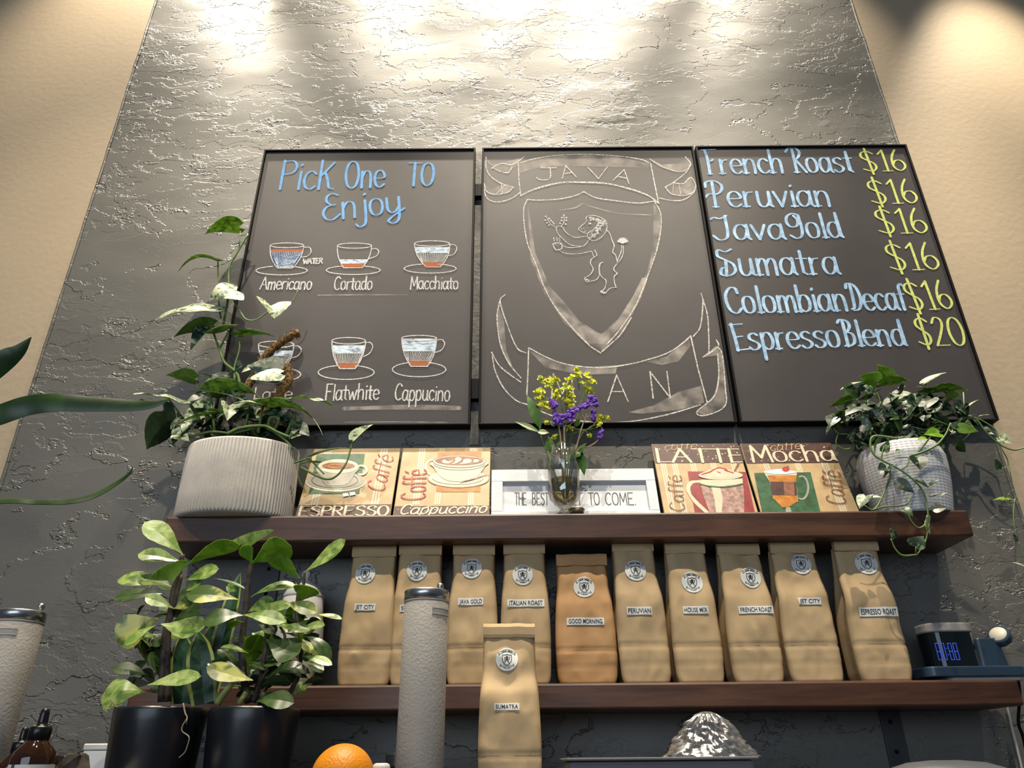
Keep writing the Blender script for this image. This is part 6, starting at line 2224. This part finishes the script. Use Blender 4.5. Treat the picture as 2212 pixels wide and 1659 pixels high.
def canister(px, pytop, Y, label, patch):
    R = 0.0348
    tp = atY(px, pytop, Y - R)
    c = atY(px, 1400, Y)
    cx0 = atY(px, pytop + 40, Y).x
    t = thing('canister', label, 'canister', (cx0, Y, CT), 'grey leather canisters on the counter')
    H = tp.z - CT
    b = MB()
    b.lathe([(R - .001, 0), (R, .002), (R, H - .0165), (R - .0006, H - .0155), (R - .002, H - .0155)], n=64, cap0=True)
    b.build('leather_body', M_LEATHER, t, smooth=True)
    b = MB()
    b.lathe([(R - .001, H - .0185), (R + .0005, H - .0185), (R + .0005, H - .0165), (R - .001, H - .0160)], n=64)
    b.build('leather_seam', M_LEATHER2, t, smooth=True)
    b = MB()
    b.lathe([(R - .003, H - .0158), (R + .0008, H - .0150), (R + .0008, H - .0015), (R - .0005, H), (R - .004, H), (.0005, H - .001)], n=64)
    b.build('steel_lid', M_STEEL, t, smooth=True)
    b = MB()
    b.lathe([(.002, 0), (.002, .005), (.0048, .008), (.0056, .012), (.0045, .0155), (.0005, .017)], n=20, c=(0.020, 0.012, H - .001))
    b.build('lid_knob', M_STEEL, t, smooth=True)
    a0, a1, z0, z1 = patch
    b = MB()
    n = 10
    zz = [H - z1, H - z0]
    vs = []
    for r in (R + .0002, R + .0016):
        for z in zz:
            for i in range(n + 1):
                a = math.radians(a0 + (a1 - a0) * i / n)
                vs.append((r * math.sin(a), -r * math.cos(a), z))
    m = n + 1
    fs = []
    for i in range(n):
        fs += [(2 * m + i, 2 * m + i + 1, 3 * m + i + 1, 3 * m + i), (i, m + i, m + i + 1, i + 1), (i, i + 1, 2 * m + i + 1, 2 * m + i), (m + i, 3 * m + i, 3 * m + i + 1, m + i + 1)]
    fs += [(0, 2 * m, 3 * m, m), (n, m + n, 3 * m + n, 2 * m + n)]
    b.add(vs, fs)
    pt = b.build('stitched_patch', M_LEATHER2, t)
    b = MB()
    for z in (zz[0] + .0016, zz[1] - .0016):
        b.tube([((R + .0017) * math.sin(math.radians(a0 + (a1 - a0) * i / n)), -(R + .0017) * math.cos(math.radians(a0 + (a1 - a0) * i / n)), z) for i in range(n + 1)], .0005, 5)
    b.build('stitching', mat('pale_thread', (0.55, 0.52, 0.47), 0.7, var=0.05, scale=90), pt)
    return t


canister(921, 1268, -0.350, 'tall grey leather canister with steel lid in front of the coffee bags', (22, 80, .029, .041))
canister(40, 1313, -0.330, 'tall grey leather canister cut by the left edge, beside the dropper bottle', (-32, 33, .029, .041))

# ------------------------------------------------------------------ orange
oc = atY(742, 1650, -0.472)
R = 0.0403
b = MB()
b.lathe([(max(1e-5, R * math.sin(math.pi * k / 40)), -R * .985 * math.cos(math.pi * k / 40)) for k in range(41)], n=64)
o = b.build('orange', mat('orange_peel', (0.86, 0.30, 0.012), 0.36, var=0.07, scale=18, bump=0.0016, bscale=330), None, smooth=True, loc=(oc.x, -0.472, CT + R * .985))
tag(o, 'whole orange at the lower centre left, in front of the lower shelf', 'fruit')

# ------------------------------------------------------------------ dropper bottles
M_AMBER = mat('amber_glass', (0.034, 0.012, 0.005), 0.08, var=0.2, scale=20, spec=0.7)
M_RUB = mat('black_rubber', (0.008, 0.008, 0.009), 0.25, var=0.2, scale=30)


def dropper(px, Y, s, label, lab):
    c = atY(px, 1640, Y)
    t = thing('dropper_bottle', label, 'bottle', (c.x, Y, CT), 'amber dropper bottles on the counter')
    b = MB()
    b.lathe([(r * s, z * s) for r, z in ((.021, 0), (.023, .002), (.0235, .058), (.022, .066), (.014, .076), (.0105, .080), (.0105, .084))], n=40, cap0=True, cap1=True)
    body = b.build('glass_body', M_AMBER, t, smooth=True)
    b = MB()
    b.lathe([(r * s, z * s) for r, z in ((.0108, .078), (.0122, .079), (.0122, .092), (.0112, .0935), (.006, .094), (.0055, .099), (.0052, .108), (.0045, .1125), (.0005, .114))], n=28,
            rfun=lambda a, z: 0.0003 * math.cos(20 * a) if .079 * s <= z <= .092 * s else 0)
    b.build('dropper_cap', M_RUB, t, smooth=True)
    if lab:
        b = MB()
        R = .0239 * s
        n = 30
        vs = [(R * math.sin(math.radians(-150 + 300 * i / n)), -R * math.cos(math.radians(-150 + 300 * i / n)), z * s) for z in (.008, .053) for i in range(n + 1)]
        b.add(vs, [(i, i + 1, n + 2 + i, n + 1 + i) for i in range(n)])
        lb = b.build('paper_label', M_STICK, t, smooth=True)
        b = MB()
        for a0, a1, z0, z1 in [(-26, -15, .008, .053)] + [(-2, e, .047 - k * .0045, .0462 - k * .0045 + .0016) for k, e in enumerate((34, 50, 24, 48, 40, 50, 30))]:
            n = 6
            Rr = R + .0003
            vs = [(Rr * math.sin(math.radians(a0 + (a1 - a0) * i / n)), -Rr * math.cos(math.radians(a0 + (a1 - a0) * i / n)), z * s) for z in (z0, z1) for i in range(n + 1)]
            b.add(vs, [(i, i + 1, n + 2 + i, n + 1 + i) for i in range(n)])
        b.build('label_print', mat('label_grey', (0.09, 0.09, 0.10), 0.6, var=0.1, scale=50), lb)
    return t


dropper(72, -0.490, 1.09, 'amber dropper bottle with white label at the lower left corner', True)
dropper(38, -0.415, .92, 'dropper bottle mostly hidden behind the labelled amber bottle', False)

# dark faceted stopper
c = atY(150, 1650, -0.455)
t = thing('crystal_stopper', 'dark faceted crystal stopper between the amber bottle and the black pot', 'stopper', (c.x, -0.455, CT))
b = MB()
random.seed(6)
ring = [(.012, 0), (.024, .012), (.028, .032), (.026, .052), (.018, .068), (.014, .071)]
b.lathe(ring, n=9, cap0=True, cap1=True, rfun=lambda a, z: .0035 * math.sin(a * 5 + z * 160))
b.build('faceted_body', mat('smoky_crystal', (0.05, 0.042, 0.036), 0.08, var=0.7, scale=45, spec=1.0), t)

c = atY(228, 1650, -0.40)
t = thing('paper_roll', 'white roll lying beside the left black pot', 'roll', (c.x, -0.40, CT))
M = Matrix.Translation((0, 0, .022)) @ Matrix.Rotation(math.pi / 2, 4, 'X')
b = MB()
b.lathe([(.008, -.03), (.0215, -.03), (.022, -.028), (.022, .028), (.0215, .03), (.008, .03), (.008, -.03)], n=36, M=M)
b.build('roll_body', M_WHITE, t, smooth=False)
c = atY(229, 1640, -0.20)
t = thing('white_box', 'white box standing behind the white roll', 'box', (c.x, -0.20, CT))
b = MB()
b.box(-.030, .030, -.02, .02, 0, .078)
b.build('box_body', M_WHITE, t, bevel=.002)
b = MB()
b.box(-.031, .031, -.021, .021, .078, .088)
b.build('box_lid', mat('box_lid_white', (0.66, 0.66, 0.62), 0.5, var=0.03, scale=30), t, bevel=.002)

c = atY(860, 1650, -0.22)
t = thing('dark_jar', 'small dark jar half hidden behind the right canister', 'jar', (c.x, -0.22, CT))
b = MB()
b.lathe([(.018, 0), (.0195, .002), (.0195, .044), (.018, .05)], n=28, cap0=True, cap1=True)
b.build('jar_body', mat('smoked_glass', (0.02, 0.021, 0.022), 0.15, var=0.4, scale=60), t, smooth=True)
b = MB()
b.lathe([(.019, .05), (.0205, .052), (.0205, .068), (.0195, .0705)], n=28, cap0=True, cap1=True, rfun=lambda a, z: .0003 * math.cos(24 * a))
b.build('jar_cap', M_DARKMETAL, t)
c = atY(824, 1655, -0.44)
t = thing('white_bottle', 'small white bottle with fluted cap just right of the orange', 'bottle', (c.x, -0.44, CT))
b = MB()
b.lathe([(.012, 0), (.012, .030), (.010, .034)], n=48, cap0=True)
b.build('bottle_body', M_WHITE, t, smooth=True)
b = MB()
b.lathe([(.0115, .033), (.0115, .050), (.0105, .0545), (.007, .056), (.0005, .056)], n=48, cap0=True, rfun=lambda a, z: .0005 * math.cos(12 * a) if z < .051 else 0)
b.build('fluted_cap', mat('white_plastic', (0.70, 0.69, 0.66), 0.4, var=0.02, scale=30), t, smooth=True)

# ------------------------------------------------------------------ grey tray, plastic bag, grey lid
xl, xr = atY(1229, 1645, -0.42).x, atY(1632, 1645, -0.42).x
zt = atY(1350, 1636, -0.42).z
t = thing('grey_tray', 'grey plastic tray under the clear plastic bag', 'tray', ((xl + xr) / 2, -0.35, CT))
w = (xr - xl) / 2
M_GREYP = mat('grey_plastic', (0.17, 0.165, 0.17), 0.5, var=0.04, scale=20)
b = MB()
b.box(-w, w, -.07, .07, 0, zt - CT - .004)
b.build('tray_body', M_GREYP, t, bevel=.006)
b = MB()
b.box(-w - .004, w + .004, -.075, .075, zt - CT - .004, zt - CT)
b.build('tray_rim', mat('grey_rim', (0.16, 0.16, 0.165), 0.4, var=0.04, scale=20), t, bevel=.0015)

c = atY(1538, 1650, -0.35)
t = thing('plastic_bag', 'crumpled clear plastic bag heaped under the lower shelf', 'plastic bag', (c.x, -0.35, zt))
b = MB()
random.seed(9)
HB = atY(1530, 1537, -0.35).z - zt
prof = [(.0005, 1.0), (.007, .995), (.017, .93), (.028, .78), (.038, .58), (.048, .36), (.058, .16), (.068, 0.0)]
pr = []
for (r0, z0), (r1, z1) in zip(prof, prof[1:]):
    for k in range(7):
        pr.append((r0 + (r1 - r0) * k / 7, (z0 + (z1 - z0) * k / 7) * HB))
pr.append((.068, 0.0))


def crumple(a, z):
    q = Vector((math.cos(a) * 1.6, math.sin(a) * 1.6, z * 22))
    f = 1 - z / HB
    return (.012 * (abs(noise.noise(q * 1.7)) - .25) + .011 * (abs(noise.noise(q * 3.6)) - .25) + .005 * (abs(noise.noise(q * 8)) - .25)) * min(1, f * 4 + .05)


b.lathe(pr, n=110, rfun=crumple, sy=.8)
M_FILM = clear('plastic_film', (0.86, 0.87, 0.88), 0.15, 0.16, 0.07)
nt = M_FILM.node_tree
tc = node(nt, 'ShaderNodeTexCoord')
nz_ = node(nt, 'ShaderNodeTexNoise', i_Scale=80.0, i_Detail=4)
nz_.inputs['Distortion'].default_value = 1.5
mp = node(nt, 'ShaderNodeMapping')
mp.inputs['Scale'].default_value = (1, 1, .35)
nt.links.new(tc.outputs['Object'], mp.inputs[0])
nt.links.new(mp.outputs[0], nz_.inputs['Vector'])
bp = node(nt, 'ShaderNodeBump')
bp.inputs['Strength'].default_value = 1.0
bp.inputs['Distance'].default_value = 0.0014
nt.links.new(nz_.outputs[0], bp.inputs['Height'])
for n_ in nt.nodes:
    if n_.bl_idname in ('ShaderNodeBsdfGlossy', 'ShaderNodeLayerWeight'):
        nt.links.new(bp.outputs[0], n_.inputs['Normal'])
b.build('film', M_FILM, t, smooth=True)

c = atY(2045, 1655, -0.33)
zl = atY(2055, 1642, -0.36).z
t = thing('storage_bin', 'grey storage bin with a domed top at the lower right edge', 'bin', (c.x, -0.33, CT))
b = MB()
hl = zl - CT
b.lathe([(.072, 0), (.082, .004), (.084, hl - .022), (.080, hl - .020)], n=48, cap0=True, sy=.7)
b.build('bin_body', M_GREYP, t, smooth=True)
b = MB()
b.lathe([(.080, hl - .022), (.086, hl - .020), (.086, hl - .016), (.080, hl - .010), (.055, hl - .003), (.02, hl), (.0005, hl)], n=48, sy=.7)
b.build('domed_lid', mat('blue_grey_plastic', (0.09, 0.10, 0.115), 0.4, var=0.05, scale=20), t, smooth=True)
